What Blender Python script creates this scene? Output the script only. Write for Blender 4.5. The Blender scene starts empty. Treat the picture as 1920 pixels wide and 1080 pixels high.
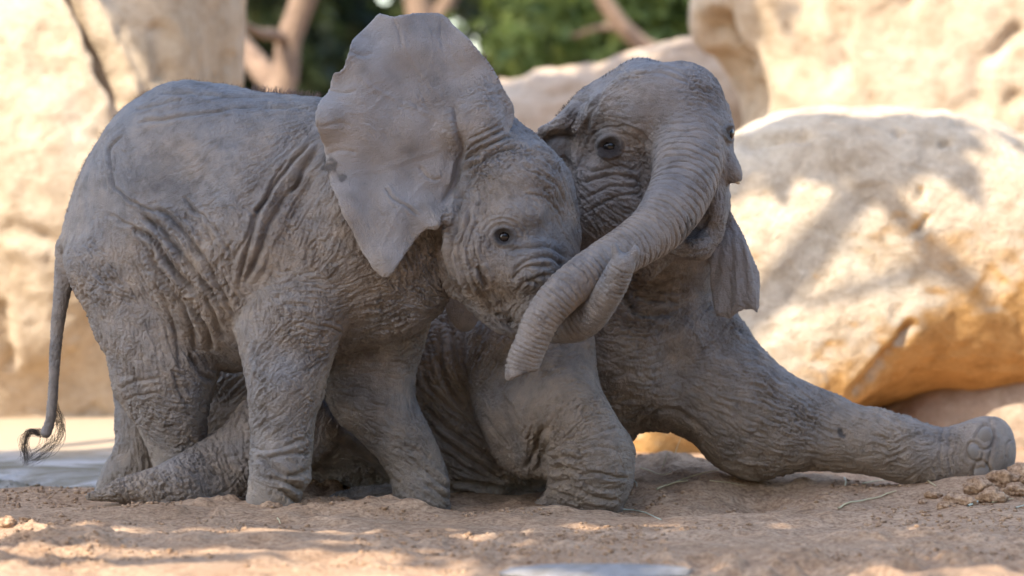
import bpy, bmesh, math, random
import numpy as np
from mathutils import Vector, Matrix

# ------------------------------------------------------------------ camera, sky, sun, exposure
random.seed(7); RNG = np.random.default_rng(7)
sc = bpy.context.scene
R = math.radians
FPX = 8000.0                    # focal length in photo pixels (1920 wide)
CAM_D, CAM_H = 10.0, 0.81       # distance to the elephants' plane, height of the lens
HORIZON = 300.0                 # photo row of the horizon
PITCH = math.atan((540.0 - HORIZON) / FPX)
cam_d = bpy.data.cameras.new('camera'); cam = bpy.data.objects.new('camera', cam_d)
sc.collection.objects.link(cam); sc.camera = cam
cam.location = (0, -CAM_D, CAM_H); cam.rotation_euler = (math.pi/2 - PITCH, 0, 0)
cam_d.sensor_width = 36.0; cam_d.lens = 36.0*FPX/1920.0; cam_d.clip_start = 0.1; cam_d.clip_end = 800
cam_d.dof.use_dof = True; cam_d.dof.focus_distance = 9.85; cam_d.dof.aperture_fstop = 2.6

SUN_AZ, SUN_EL = R(42), R(48)   # sun stands behind the camera's left shoulder
SUN = np.array([-math.sin(SUN_AZ)*math.cos(SUN_EL), -math.cos(SUN_AZ)*math.cos(SUN_EL), math.sin(SUN_EL)])
w = bpy.data.worlds.new('World'); sc.world = w; w.use_nodes = True
nt = w.node_tree; bg = nt.nodes['Background']
sky = nt.nodes.new('ShaderNodeTexSky'); sky.sky_type = 'NISHITA'; sky.sun_disc = False
sky.sun_elevation = SUN_EL; sky.sun_rotation = math.atan2(SUN[0], SUN[1]); sky.dust_density = 1.3; sky.ozone_density = 1.3
nt.links.new(sky.outputs[0], bg.inputs[0]); bg.inputs[1].default_value = 0.15
sd = bpy.data.lights.new('sun', 'SUN'); sd.energy = 2.25; sd.angle = R(0.53); sd.color = (1.0, 0.93, 0.82)
so = bpy.data.objects.new('sun', sd); sc.collection.objects.link(so)
so.rotation_euler = Vector(SUN).to_track_quat('Z', 'Y').to_euler()
sc.view_settings.view_transform = 'Standard'; sc.view_settings.look = 'None'
sc.view_settings.exposure = 2.17; sc.view_settings.gamma = 1.0

# ------------------------------------------------------------------ helpers: pixels + depth -> metres
CP, SP = math.cos(PITCH), math.sin(PITCH)
def world(u, v, wd):
    """photo pixel (u, v) and distance wd (1/800 m behind the elephants' plane) -> world points"""
    u, v, Y = np.asarray(u, float), np.asarray(v, float), np.asarray(wd, float)/800.0
    x = (u-960.0)/FPX; y = -(v-540.0)/FPX
    dy = CP + y*SP; dz = -SP + y*CP
    t = (Y+CAM_D)/dy
    return np.stack([x*t, Y + 0*x, CAM_H + dz*t], -1)
def ground_point(u, v):
    x = (u-960.0)/FPX; y = -(v-540.0)/FPX
    t = -CAM_H/(-SP + y*CP)
    return np.array([x*t, -CAM_D + (CP+y*SP)*t, 0.0])

COL = sc.collection
def link(name, me, mat=None, parent=None):
    o = bpy.data.objects.new(name, me); COL.objects.link(o)
    if mat is not None and me is not None: me.materials.append(mat)
    if parent is not None: o.parent = parent
    return o
def tag(o, label=None, cat=None, group=None, kind=None):
    if label: o['label'] = label
    if cat: o['category'] = cat
    if group: o['group'] = group
    if kind: o['kind'] = kind
    return o
def empty(name, loc):
    o = bpy.data.objects.new(name, None); COL.objects.link(o); o.location = loc
    o.empty_display_size = 0.1
    return o
def mesh_from(name, V, F, smooth=True):
    """V (n,3) array, F (m,k) int array of equal-sized faces"""
    me = bpy.data.meshes.new(name); V = np.asarray(V, np.float32); F = np.asarray(F, np.int32)
    me.vertices.add(len(V)); me.vertices.foreach_set('co', V.ravel())
    k = F.shape[1]
    me.loops.add(F.size); me.loops.foreach_set('vertex_index', F.ravel())
    me.polygons.add(len(F)); me.polygons.foreach_set('loop_start', np.arange(0, F.size, k, dtype=np.int32))
    me.update(calc_edges=True)
    if smooth: me.polygons.foreach_set('use_smooth', np.ones(len(F), bool))
    me.update()
    return me

# ------------------------------------------------------------------ noise
_T = RNG.random((32, 32, 32)).astype(np.float32)*2-1
def vnoise(P):
    P = np.asarray(P, np.float32); I = np.floor(P); f = P-I; I = I.astype(np.int32) & 31
    f = f*f*f*(f*(f*6-15)+10)
    x0, y0, z0 = I[..., 0], I[..., 1], I[..., 2]; x1, y1, z1 = (x0+1) & 31, (y0+1) & 31, (z0+1) & 31
    fx, fy, fz = f[..., 0], f[..., 1], f[..., 2]
    a = _T[x0, y0, z0]*(1-fx)+_T[x1, y0, z0]*fx; b = _T[x0, y1, z0]*(1-fx)+_T[x1, y1, z0]*fx
    c = _T[x0, y0, z1]*(1-fx)+_T[x1, y0, z1]*fx; d = _T[x0, y1, z1]*(1-fx)+_T[x1, y1, z1]*fx
    return (a*(1-fy)+b*fy)*(1-fz)+(c*(1-fy)+d*fy)*fz
def fbm(P, oct=4, gain=0.5):
    s = 0; a = 1.0; P = np.asarray(P, np.float32)
    for i in range(oct):
        s = s+a*vnoise(P+17.3*i); P = P*2.03; a *= gain
    return s
def smooth01(x): x = np.clip(x, 0, 1); return x*x*(3-2*x)

# ------------------------------------------------------------------ outlines
def catmull(pts, closed=True, per=6):
    p = np.asarray(pts, float); n = len(p); out = []
    for i in range(n if closed else n-1):
        if closed: a, b, c, d = p[i-1], p[i], p[(i+1) % n], p[(i+2) % n]
        else: a, b, c, d = p[max(i-1, 0)], p[i], p[i+1], p[min(i+2, n-1)]
        for k in range(per):
            t = k/per
            out.append(0.5*(2*b+(c-a)*t+(2*a-5*b+4*c-d)*t*t+(3*b-a-3*c+d)*t**3))
    if not closed: out.append(p[-1])
    return np.array(out)
def poly_inside(U, V, poly):
    ins = np.zeros(U.shape, bool); n = len(poly)
    for i in range(n):
        x0, y0 = poly[i]; x1, y1 = poly[(i+1) % n]
        if y0 == y1: continue
        c = ((y0 > V) != (y1 > V))
        ins ^= c & (U < (x1-x0)*(V-y0)/(y1-y0)+x0)
    return ins
def seg_dist(U, V, poly, closed=True, want_t=False):
    best = np.full(U.shape, 1e9, np.float32); n = len(poly); bt = np.zeros(U.shape, np.float32) if want_t else None
    for i in range(n if closed else n-1):
        a = poly[i]; b = poly[(i+1) % n]; e = b-a; L = e@e+1e-9
        t = np.clip(((U-a[0])*e[0]+(V-a[1])*e[1])/L, 0, 1)
        d = (U-a[0]-t*e[0])**2+(V-a[1]-t*e[1])**2
        if want_t: m = d < best; bt[m] = (i+t)[m]
        best = np.minimum(best, d)
    return (np.sqrt(best), bt) if want_t else np.sqrt(best)
def poisson(mask, h, it=260):
    """u with laplace(u) = -1 inside mask, 0 outside, grid step h"""
    ny, nx = mask.shape
    if min(ny, nx) > 24:
        c = poisson(mask[::2, ::2], 2*h, it)
        u = np.repeat(np.repeat(c, 2, 0), 2, 1)[:ny, :nx]
        u = np.pad(u, ((0, ny-u.shape[0]), (0, nx-u.shape[1])))
    else: u = np.zeros(mask.shape, np.float32)
    m = mask.astype(np.float32); u = (u*m).astype(np.float32); q = h*h
    for _ in range(it):
        s = np.zeros_like(u)
        s[1:] += u[:-1]; s[:-1] += u[1:]; s[:, 1:] += u[:, :-1]; s[:, :-1] += u[:, 1:]
        u = 0.25*(s+q)*m
    return u
def field2d(ctrl, U, V):
    """smooth interpolation of scalar control points [(u, v, value), ...]; a number stays constant"""
    if np.isscalar(ctrl): return np.full(U.shape, float(ctrl), np.float32)
    c = np.asarray(ctrl, float); num = 0; den = 0
    for a, b, val in c:
        wt = 1.0/((U-a)**2+(V-b)**2+900.0)**1.5
        num = num+wt*val; den = den+wt
    return (num/den).astype(np.float32)

# ------------------------------------------------------------------ implicit solid in (pixel, pixel, depth) space
class Solid:
    def __init__(s, lo, hi, h):
        s.h = h; s.lo = np.array(lo, float); s.n = np.ceil((np.array(hi)-s.lo)/h).astype(int)+1
        s.ax = [s.lo[i]+h*np.arange(s.n[i]) for i in range(3)]
        s.F = np.full(tuple(s.n), 80.0, np.float32); s.P = np.zeros(tuple(s.n), np.int8); s.parts = ['none']; s.axes = {}
    def _box(s, lo, hi):
        a = np.clip(np.floor((np.array(lo)-s.lo)/s.h).astype(int), 0, s.n-1)
        b = np.clip(np.ceil((np.array(hi)-s.lo)/s.h).astype(int)+1, 1, s.n)
        return tuple(slice(a[i], b[i]) for i in range(3))
    def _mix(s, sl, d, k, part, sub=False):
        F = s.F[sl]
        if sub:
            hh = np.maximum(k-np.abs(F+d), 0)/k; s.F[sl] = np.maximum(F, -d)+hh*hh*k*0.25; return
        if part not in s.parts: s.parts.append(part)
        s.P[sl] = np.where(d < F, s.parts.index(part), s.P[sl])
        hh = np.maximum(k-np.abs(F-d), 0)/k
        s.F[sl] = np.minimum(F, d)-hh*hh*k*0.25
    def chain(s, part, pts, k=14, sz=1.0, per=4):
        p = np.asarray(pts, float)
        if per > 1: p = catmull(p, False, per)
        s.axes[part] = p
        r = p[:, 3].max()+k+3*s.h
        sl = s._box(p[:, :3].min(0)-[r, r, r*sz], p[:, :3].max(0)+[r, r, r*sz])
        lo = s.lo+s.h*np.array([q.start for q in sl]); D = np.full(s.F[sl].shape, 80.0, np.float32)
        for a, b in zip(p[:-1], p[1:]):
            r = max(a[3], b[3])+k+3*s.h
            i0 = np.clip(np.floor((np.minimum(a[:3], b[:3])-[r, r, r*sz]-lo)/s.h).astype(int), 0, np.array(D.shape)-1)
            i1 = np.clip(np.ceil((np.maximum(a[:3], b[:3])+[r, r, r*sz]-lo)/s.h).astype(int)+1, 1, D.shape)
            sub = tuple(slice(i0[j], i1[j]) for j in range(3)); ax = [s.ax[j][sl[j]][sub[j]] for j in range(3)]
            U = ax[0][:, None, None]; V = ax[1][None, :, None]; W = ax[2][None, None, :]
            e = b[:3]-a[:3]; L = e@e+1e-9
            t = np.clip(((U-a[0])*e[0]+(V-a[1])*e[1]+(W-a[2])*e[2])/L, 0, 1)
            d = np.sqrt((U-a[0]-t*e[0])**2+(V-a[1]-t*e[1])**2+((W-a[2]-t*e[2])/sz)**2)-(a[3]+t*(b[3]-a[3]))
            D[sub] = np.minimum(D[sub], d)
        s._mix(sl, D, k, part)
    def ball(s, part, c, r, k=20, sub=False):
        c = np.array(c, float); r = np.array(r, float)*np.ones(3)
        sl = s._box(c-r-k-2*s.h, c+r+k+2*s.h)
        U = s.ax[0][sl[0]][:, None, None]-c[0]; V = s.ax[1][sl[1]][None, :, None]-c[1]; W = s.ax[2][sl[2]][None, None, :]-c[2]
        k0 = np.sqrt((U/r[0])**2+(V/r[1])**2+(W/r[2])**2); k1 = np.sqrt((U/r[0]**2)**2+(V/r[1]**2)**2+(W/r[2]**2)**2)+1e-9
        s._mix(sl, (k0*(k0-1)/k1).astype(np.float32), k, part, sub)
    def _2d(s, poly, pad):
        lo = poly.min(0)-pad; hi = poly.max(0)+pad
        sl = s._box([lo[0], lo[1], s.lo[2]], [hi[0], hi[1], s.ax[2][-1]])
        U, V = np.meshgrid(s.ax[0][sl[0]], s.ax[1][sl[1]], indexing='ij')
        return sl, U, V
    def inflate(s, part, outline, wc, kz=1.0, k=16, cap=None, per=5):
        """solid whose silhouette is the outline and whose thickness swells like a cushion"""
        poly = catmull(outline, True, per); sl, U, V = s._2d(poly, k+3*s.h)
        ins = poly_inside(U, V, poly); sd = seg_dist(U, V, poly); sd = np.where(ins, sd, -sd)
        u = poisson(ins, s.h); W0 = field2d(wc, U, V)
        hgt = kz*kz*2*u
        if cap: hh = np.sqrt(hgt); hh = cap*np.tanh(hh/cap); hgt = hh*hh
        edge = np.where(ins, 0, sd*60.0*kz*kz)
        q2 = hgt+edge; q2 = np.where(ins, np.maximum(q2, sd*8), q2)
        gu, gv = np.gradient(q2, s.h); wu, wv = np.gradient(W0, s.h)
        W = s.ax[2][None, None, :]; dw = W-W0[:, :, None]
        q = q2[:, :, None]-dw*dw
        g = np.sqrt((gu[:, :, None]+2*dw*wu[:, :, None])**2+(gv[:, :, None]+2*dw*wv[:, :, None])**2+4*dw*dw+30.0)
        s._mix(sl, np.clip(-q/g, -80, 80).astype(np.float32), k, part)
    def slab(s, part, outline, wc, thick, k=12, per=5, ripple=None, taper=30.0):
        """thin curved sheet (an ear) with a rounded rim"""
        poly = catmull(outline, True, per); sl, U, V = s._2d(poly, k+3*s.h)
        ins = poly_inside(U, V, poly); sd = seg_dist(U, V, poly); sd = np.where(ins, sd, -sd)
        W0 = field2d(wc, U, V)
        if ripple is not None: W0 = W0+ripple(U, V, sd)
        gu, gv = np.gradient(W0, s.h); cosn = 1/np.sqrt(1+gu**2+gv**2)
        th = thick*(0.6+0.4*smooth01(sd/taper))
        dw = np.abs(s.ax[2][None, None, :]-W0[:, :, None])*cosn[:, :, None]
        a = np.maximum(-sd+th*0.6, 0)[:, :, None]; 
        d = np.sqrt(a*a+dw*dw)-th[:, :, None]
        s._mix(sl, d.astype(np.float32), k, part)
    def mesh(s):
        F = s.F; S = F < 0
        c = np.zeros(tuple(s.n-1), np.int8)
        for i in (0, 1):
            for j in (0, 1):
                for l in (0, 1): c += S[i:s.n[0]-1+i, j:s.n[1]-1+j, l:s.n[2]-1+l]
        act = (c > 0) & (c < 8); idx = np.argwhere(act); N = len(idx)
        lut = np.full(act.shape, -1, np.int32); lut[act] = np.arange(N)
        acc = np.zeros((N, 3)); cnt = np.zeros(N)
        corners = [(i, j, l) for i in (0, 1) for j in (0, 1) for l in (0, 1)]
        val = {q: F[idx[:, 0]+q[0], idx[:, 1]+q[1], idx[:, 2]+q[2]] for q in corners}
        for a in corners:
            for axis in range(3):
                if a[axis]: continue
                b = list(a); b[axis] = 1; b = tuple(b)
                fa, fb = val[a], val[b]; m = (fa < 0) != (fb < 0)
                t = fa/(fa-fb+1e-12)
                p = np.array(a, float)[None]+np.zeros((N, 3)); p[:, axis] = t
                acc[m] += p[m]; cnt[m] += 1
        V = s.lo+s.h*(idx+acc/cnt[:, None])
        part = s.P[idx[:, 0], idx[:, 1], idx[:, 2]]
        Q = []
        for axis in range(3):
            o = [0, 1, 2]; o.remove(axis); b, c2 = o
            A = np.swapaxes(S, 0, axis) if False else S
            sl0 = [slice(1, -1)]*3; sl0[axis] = slice(0, -1); sl1 = [slice(1, -1)]*3; sl1[axis] = slice(1, None)
            m = S[tuple(sl0)] != S[tuple(sl1)]
            e = np.argwhere(m)
            if not len(e): continue
            off = np.array([1, 1, 1]); off[axis] = 0; e = e+off
            inside_first = S[e[:, 0], e[:, 1], e[:, 2]]
            def cell(db, dc):
                q = e.copy(); q[:, b] += db; q[:, c2] += dc
                return lut[q[:, 0], q[:, 1], q[:, 2]]
            quad = np.stack([cell(-1, -1), cell(0, -1), cell(0, 0), cell(-1, 0)], 1)
            flip = inside_first if axis != 1 else ~inside_first
            quad[~flip] = quad[~flip][:, ::-1]
            Q.append(quad)
        Q = np.concatenate(Q); Q = Q[(Q >= 0).all(1)]
        return V, Q, part

def edges_of(Q):
    E = np.concatenate([Q[:, [i, (i+1) % 4]] for i in range(4)]); E.sort(1)
    return np.unique(E[:, 0].astype(np.int64)*(Q.max()+1)+E[:, 1]), Q.max()+1
def laplace(X, E, it=1, lam=0.5):
    n = len(X); X = np.array(X, float); one = X.ndim == 1
    if one: X = X[:, None]
    deg = np.bincount(E[:, 0], minlength=n)+np.bincount(E[:, 1], minlength=n); deg = np.maximum(deg, 1)[:, None]
    for _ in range(it):
        S = np.stack([np.bincount(E[:, 0], X[E[:, 1], k], n)+np.bincount(E[:, 1], X[E[:, 0], k], n) for k in range(X.shape[1])], 1)
        X = X+lam*(S/deg-X)
    return X[:, 0] if one else X
def get_edges(Q):
    key, n = edges_of(Q); return np.stack([key // n, key % n], 1)
def subdivide(V, Q, attrs, E):
    """one linear split of all quads; attrs carried along"""
    n = len(V); M = n; key = E[:, 0].astype(np.int64)*n+E[:, 1]
    ev = 0.5*(V[E[:, 0]]+V[E[:, 1]]); fv = V[Q].mean(1)
    def eid(a, b):
        lo, hi = np.minimum(a, b).astype(np.int64), np.maximum(a, b)
        return n+np.searchsorted(key, lo*n+hi)
    ne = len(E); e = [eid(Q[:, i], Q[:, (i+1) % 4]) for i in range(4)]; f = n+ne+np.arange(len(Q))
    Q2 = np.concatenate([np.stack([Q[:, i], e[i], f, e[i-1]], 1) for i in range(4)])
    V2 = np.concatenate([V, ev, fv])
    A2 = [np.concatenate([a, a[E[:, 0]], a[Q[:, 0]]]) for a in attrs]
    return V2, Q2.astype(np.int32), A2
def vnormals(V, Q):
    a = V[Q[:, 2]]-V[Q[:, 0]]; b = V[Q[:, 3]]-V[Q[:, 1]]; fn = np.cross(a, b); N = np.zeros_like(V)
    for k in range(3):
        for i in range(4): N[:, k] += np.bincount(Q[:, i], fn[:, k], len(V))
    return N/(np.linalg.norm(N, axis=1, keepdims=True)+1e-12)
# ------------------------------------------------------------------ materials
def new_mat(name):
    m = bpy.data.materials.new(name); m.use_nodes = True
    return m, m.node_tree, m.node_tree.nodes['Principled BSDF']
def N(nt, kind, **kw):
    n = nt.nodes.new(kind)
    for k, v in kw.items():
        if k.startswith('i_'): n.inputs[k[2:].replace('_', ' ')].default_value = v
        else: setattr(n, k, v)
    return n
def ramp(nt, fac, stops):
    r = nt.nodes.new('ShaderNodeValToRGB'); el = r.color_ramp.elements
    while len(el) < len(stops): el.new(0.5)
    for e, (p, c) in zip(el, stops): e.position = p; e.color = (*c, 1) if len(c) == 3 else c
    nt.links.new(fac, r.inputs[0]); return r
def mixc(nt, fac, a, b, mode='MIX'):
    m = nt.nodes.new('ShaderNodeMix'); m.data_type = 'RGBA'; m.blend_type = mode
    for s, x in ((m.inputs[0], fac), (m.inputs[6], a), (m.inputs[7], b)):
        if hasattr(x, 'links') or hasattr(x, 'is_linked'): nt.links.new(x, s)
        elif isinstance(x, (int, float)): s.default_value = x
        else: s.default_value = (*x, 1)
    return m.outputs[2]
def noise_node(nt, vec, scale, detail=6, rough=0.55, dist=0.0):
    n = nt.nodes.new('ShaderNodeTexNoise'); n.inputs['Scale'].default_value = scale; n.inputs['Detail'].default_value = detail
    n.inputs['Roughness'].default_value = rough; n.inputs['Distortion'].default_value = dist
    nt.links.new(vec, n.inputs['Vector']); return n.outputs['Fac']
def coords(nt): return nt.nodes.new('ShaderNodeTexCoord').outputs['Object']
def bump(nt, height, strength, dist, normal=None):
    b = nt.nodes.new('ShaderNodeBump'); b.inputs['Strength'].default_value = strength; b.inputs['Distance'].default_value = dist
    nt.links.new(height, b.inputs['Height'])
    if normal is not None: nt.links.new(normal, b.inputs['Normal'])
    return b.outputs['Normal']

def skin_material(name, grey, tan, pale=(0.29, 0.265, 0.25)):
    m, nt, b = new_mat(name); co = coords(nt)
    dust = noise_node(nt, co, 4.0, 9, 0.66, 0.4); fine = noise_node(nt, co, 60, 6, 0.6)
    sp = noise_node(nt, co, 26, 5, 0.6, 0.4)
    at = N(nt, 'ShaderNodeAttribute', attribute_name='stain')
    ge = nt.nodes.new('ShaderNodeNewGeometry'); sz = nt.nodes.new('ShaderNodeSeparateXYZ'); nt.links.new(ge.outputs['Position'], sz.inputs[0])
    lowd = nt.nodes.new('ShaderNodeMath'); lowd.operation = 'MULTIPLY_ADD'; nt.links.new(sz.outputs['Z'], lowd.inputs[0]); lowd.inputs[1].default_value = -0.16; nt.links.new(dust, lowd.inputs[2])   # more sand dust sticks to the legs
    ad = nt.nodes.new('ShaderNodeMath'); ad.operation = 'ADD'; nt.links.new(lowd.outputs[0], ad.inputs[0]); ad.inputs[1].default_value = 0.08; dust = ad.outputs[0]
    base = mixc(nt, ramp(nt, dust, [(0.36, (0, 0, 0)), (0.62, (1, 1, 1))]).outputs[0], grey, tan)
    base = mixc(nt, 1.0, base, ramp(nt, sp, [(0.28, (0.62, 0.60, 0.58)), (0.50, (1.0, 1.0, 1.0)), (0.70, (1.22, 1.20, 1.16))]).outputs[0], 'MULTIPLY')
    neg = nt.nodes.new('ShaderNodeMath'); neg.operation = 'MULTIPLY'; neg.inputs[1].default_value = -1.0; nt.links.new(at.outputs['Fac'], neg.inputs[0])
    base = mixc(nt, neg.outputs[0], base, pale)
    base = mixc(nt, at.outputs['Fac'], base, (0.035, 0.032, 0.032))
    nt.links.new(base, b.inputs['Base Color'])
    b.inputs['Roughness'].default_value = 0.72
    b.inputs['Specular IOR Level'].default_value = 0.35
    vor = nt.nodes.new('ShaderNodeTexVoronoi'); vor.feature = 'DISTANCE_TO_EDGE'; vor.inputs['Scale'].default_value = 190
    nt.links.new(co, vor.inputs['Vector'])
    vr = ramp(nt, vor.outputs['Distance'], [(0.0, (0, 0, 0)), (0.18, (1, 1, 1))]).outputs[0]
    n1 = bump(nt, vr, 0.6, 0.002); n2 = bump(nt, fine, 0.6, 0.005, n1)
    nt.links.new(n2, b.inputs['Normal'])
    return m

def simple_mat(name, col, rough=0.6, spec=0.5, coat=0.0):
    m, nt, b = new_mat(name); b.inputs['Base Color'].default_value = (*col, 1); b.inputs['Roughness'].default_value = rough
    b.inputs['Specular IOR Level'].default_value = spec; b.inputs['Coat Weight'].default_value = coat
    return m

# ------------------------------------------------------------------ skin relief
def lic(P, D, lam, length, ns=9):
    s = 0; ws = 0
    for t in np.linspace(-1, 1, ns):
        wt = 1-abs(t)*0.6; s = s+wt*vnoise((P+D*(t*length))/lam); ws += wt
    return s/ws
def build_skin(solid, ctrl, folds, rings, eyes,  level=1, cross=0.42, amp0=5.5, patches=(), dusty={}):
    V, Q, part = solid.mesh(); E = get_edges(Q)
    V = laplace(V, E, 3, 0.5); V, Q, (part,) = subdivide(V, Q, [part], E)
    E = get_edges(Q); V = laplace(V, E, 2, 0.5)
    Nn = vnormals(V, Q); names = solid.parts
    n = len(V); th2 = np.zeros((n, 2)); amp = np.zeros(n); lamf = np.full(n, 10.0)
    ringh = np.zeros(n); axisD = np.zeros((n, 3)); isring = np.zeros(n)
    for pi, nm in enumerate(names):
        m = part == pi
        if not m.any(): continue
        if nm in rings:
            ax = solid.axes[nm]; p = V[m]; best = np.full(len(p), 1e9); sarc = np.zeros(len(p)); dirv = np.zeros((len(p), 3)); acc = 0
            for a, b in zip(ax[:-1], ax[1:]):
                e = b[:3]-a[:3]; L = np.linalg.norm(e); t = np.clip(((p-a[:3])@e)/(L*L+1e-9), 0, 1)
                d = np.linalg.norm(p-a[:3]-t[:, None]*e, axis=1); q = d < best
                best[q] = d[q]; sarc[q] = (acc+t*L)[q]; dirv[q] = e/L; acc += L
            l0, l1, A0, A1, fade = rings[nm]
            tt = sarc/acc; jit = vnoise(p/40.0)*0.7+vnoise(p/13.0+9)*0.22
            ph = (acc/(l1-l0+1e-6))*np.log((l0+(l1-l0)*tt)/l0)
            g = np.abs(np.sin(np.pi*ph+jit*1.5))
            A = (A0+(A1-A0)*tt)*smooth01(tt/max(fade, 1e-3))*(0.65+0.5*vnoise(p/22.0+4))
            ringh[m] = A*(np.minimum(g*1.7, 1.0)-0.8)
            axisD[m] = np.cross(Nn[m], dirv); isring[m] = smooth01(tt/max(fade, 1e-3))
            amp[m] = 0.22; lamf[m] = 8
        cs = ctrl.get(nm)
        if cs is None: continue
        cs = np.array([(c+(10.0,))[:5] if len(c) == 4 else c for c in cs], float); P2 = V[m]
        W = 1.0/(((P2[:, None, 0]-cs[None, :, 0])**2+(P2[:, None, 1]-cs[None, :, 1])**2)+400.0)**1.6
        W /= W.sum(1, keepdims=True)
        a2 = np.radians(cs[:, 2])*2
        keep = (1-isring[m])
        th2[m] = np.stack([W@np.cos(a2), W@np.sin(a2)], 1)
        amp[m] = (W@cs[:, 3])*keep+amp[m]*(1-keep); lamf[m] = (W@cs[:, 4])*keep+lamf[m]*(1-keep)
    ang = np.arctan2(th2[:, 1], th2[:, 0])/2
    D = np.stack([np.cos(ang), np.sin(ang), np.zeros(n)], 1)
    D = D*(1-isring[:, None])+axisD*isring[:, None]
    D = D-Nn*(D*Nn).sum(1, keepdims=True); D /= np.linalg.norm(D, axis=1, keepdims=True)+1e-9
    C = np.cross(Nn, D)
    amp = laplace(amp, E, 8); lam = laplace(lamf, E, 8)[:, None]
    warp = np.stack([vnoise(V/31.0), vnoise(V/31.0+7), vnoise(V/31.0+13)], 1)*6
    P = V+warp
    h = np.zeros(n); vis = np.nonzero(Nn[:, 2] < 0.3)[0]; Pv, Dv, Cv = P[vis], D[vis], C[vis]; s8 = np.clip((lam[vis, 0]-8)/4.5, 0, 1)
    def creases(lm):
        def line(x, sg, und): x = x/x.std(); return -np.exp(-(x/sg)**2)+und*x
        r = line(lic(Pv, Dv, lm, 5.0*lm, 11), 0.42, 0.06)+0.8*line(lic(Pv+33, Dv, 0.8*lm, 4.0*lm, 10), 0.38, 0.05)+0.45*line(lic(Pv+50, Dv, 0.55*lm, 2.6*lm, 7), 0.42, 0.05)
        return r+cross*line(lic(Pv+90, Cv, 1.05*lm, 3.2*lm, 7), 0.34, 0.05)
    h[vis] = creases(8.5)*(1-s8)+creases(12.5)*s8
    h[vis] -= h[vis].mean()
    vary = 0.75+0.6*fbm(V/60.0+3, 2)
    disp = amp0*amp*h*np.clip(vary, 0.45, 1.3)+ringh
    disp += 1.0*fbm(V/70.0, 3)*np.clip(amp+0.3, 0, 1)
    # named folds
    front = smooth01((-Nn[:, 2]+0.05)/0.35)
    for f in folds:
        pts, dep, wid = f[0], f[1], f[2]; allow = f[3] if len(f) > 3 else None
        poly = catmull(pts, False, 5); lo = poly.min(0)-wid*4; hi = poly.max(0)+wid*4
        m = (V[:, 0] > lo[0]) & (V[:, 0] < hi[0]) & (V[:, 1] > lo[1]) & (V[:, 1] < hi[1]) & (front > 0.01)
        if allow: m &= np.isin(part, [names.index(a) for a in allow])
        i = np.nonzero(m)[0]
        if not len(i): continue
        wob = warp[i]*0.55
        d, t = seg_dist(V[i, 0]+wob[:, 0], V[i, 1]+wob[:, 1], poly, False, True)
        T = len(poly)-1; end = smooth01(np.minimum(t, T-t)/(0.12*T)+0.12)
        disp[i] += front[i]*end*dep*(-np.exp(-(d/(wid*0.5))**2)+0.42*np.exp(-((d-wid*1.6)/(wid*0.9))**2))
    stain = np.zeros(n)
    for (eu, ev, er, tilt, dk) in eyes:
        du = V[:, 0]-eu; dv = V[:, 1]-ev; ca, sa = math.cos(tilt), math.sin(tilt)
        x = (du*ca+dv*sa)/1.15; y = (-du*sa+dv*ca); rho = np.sqrt(x*x+y*y)/er; m = front*(rho < 5)
        up = smooth01((-y/er+0.6)/1.2)
        ls = er/17.0; disp += ls*m*(-7.0*np.exp(-(rho/0.85)**4)+4.2*np.exp(-((rho-1.25)/0.28)**2)-2.0*np.exp(-((rho-1.75)/0.18)**2)
                   + up*(2.2*np.exp(-((rho-2.05)/0.22)**2)-1.8*np.exp(-((rho-2.45)/0.16)**2)+1.2*np.exp(-((rho-2.75)/0.2)**2)-1.0*np.exp(-((rho-3.1)/0.15)**2))
                   - (1-up)*1.4*np.exp(-((rho-2.2)/0.17)**2))
        stain = np.maximum(stain, dk*front*(1-smooth01((rho-0.95)/0.75)))
    for (su, sv, sr, sa) in patches:
        d = np.hypot(V[:, 0]-su, V[:, 1]-sv)/sr+0.5*fbm(V/9.0, 2)
        stain = np.maximum(stain, sa*front*(1-smooth01((d-0.5)/0.6)))
    for nm, amt in dusty.items():   # thin ear skin is paler and dustier
        m = (part == names.index(nm)) & (stain < 0.02)
        stain[m] = -amt*np.clip(0.75+0.5*fbm(V[m]/45.0, 3), 0, 1)
    neg = np.minimum(stain, 0); stain = np.where(stain > 0.02, stain, laplace(neg, E, 10))
    V = V+Nn*disp[:, None]
    return V, Q, part, stain, Nn
def skin_object(name, V, Q, stain, mat, parent):
    Wv = world(V[:, 0], V[:, 1], V[:, 2])
    if parent is not None: Wv = Wv-np.array(parent.location)
    me = mesh_from(name, Wv, Q)
    a = me.attributes.new('stain', 'FLOAT', 'POINT'); a.data.foreach_set('value', stain.astype(np.float32))
    return link(name, me, mat, parent)
def front_depth(V, Q, u, v, r=5, part=None, want=None):
    m = (np.hypot(V[:, 0]-u, V[:, 1]-v) < r)
    if want is not None: m &= (part == want)
    return V[m, 2].min()
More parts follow.
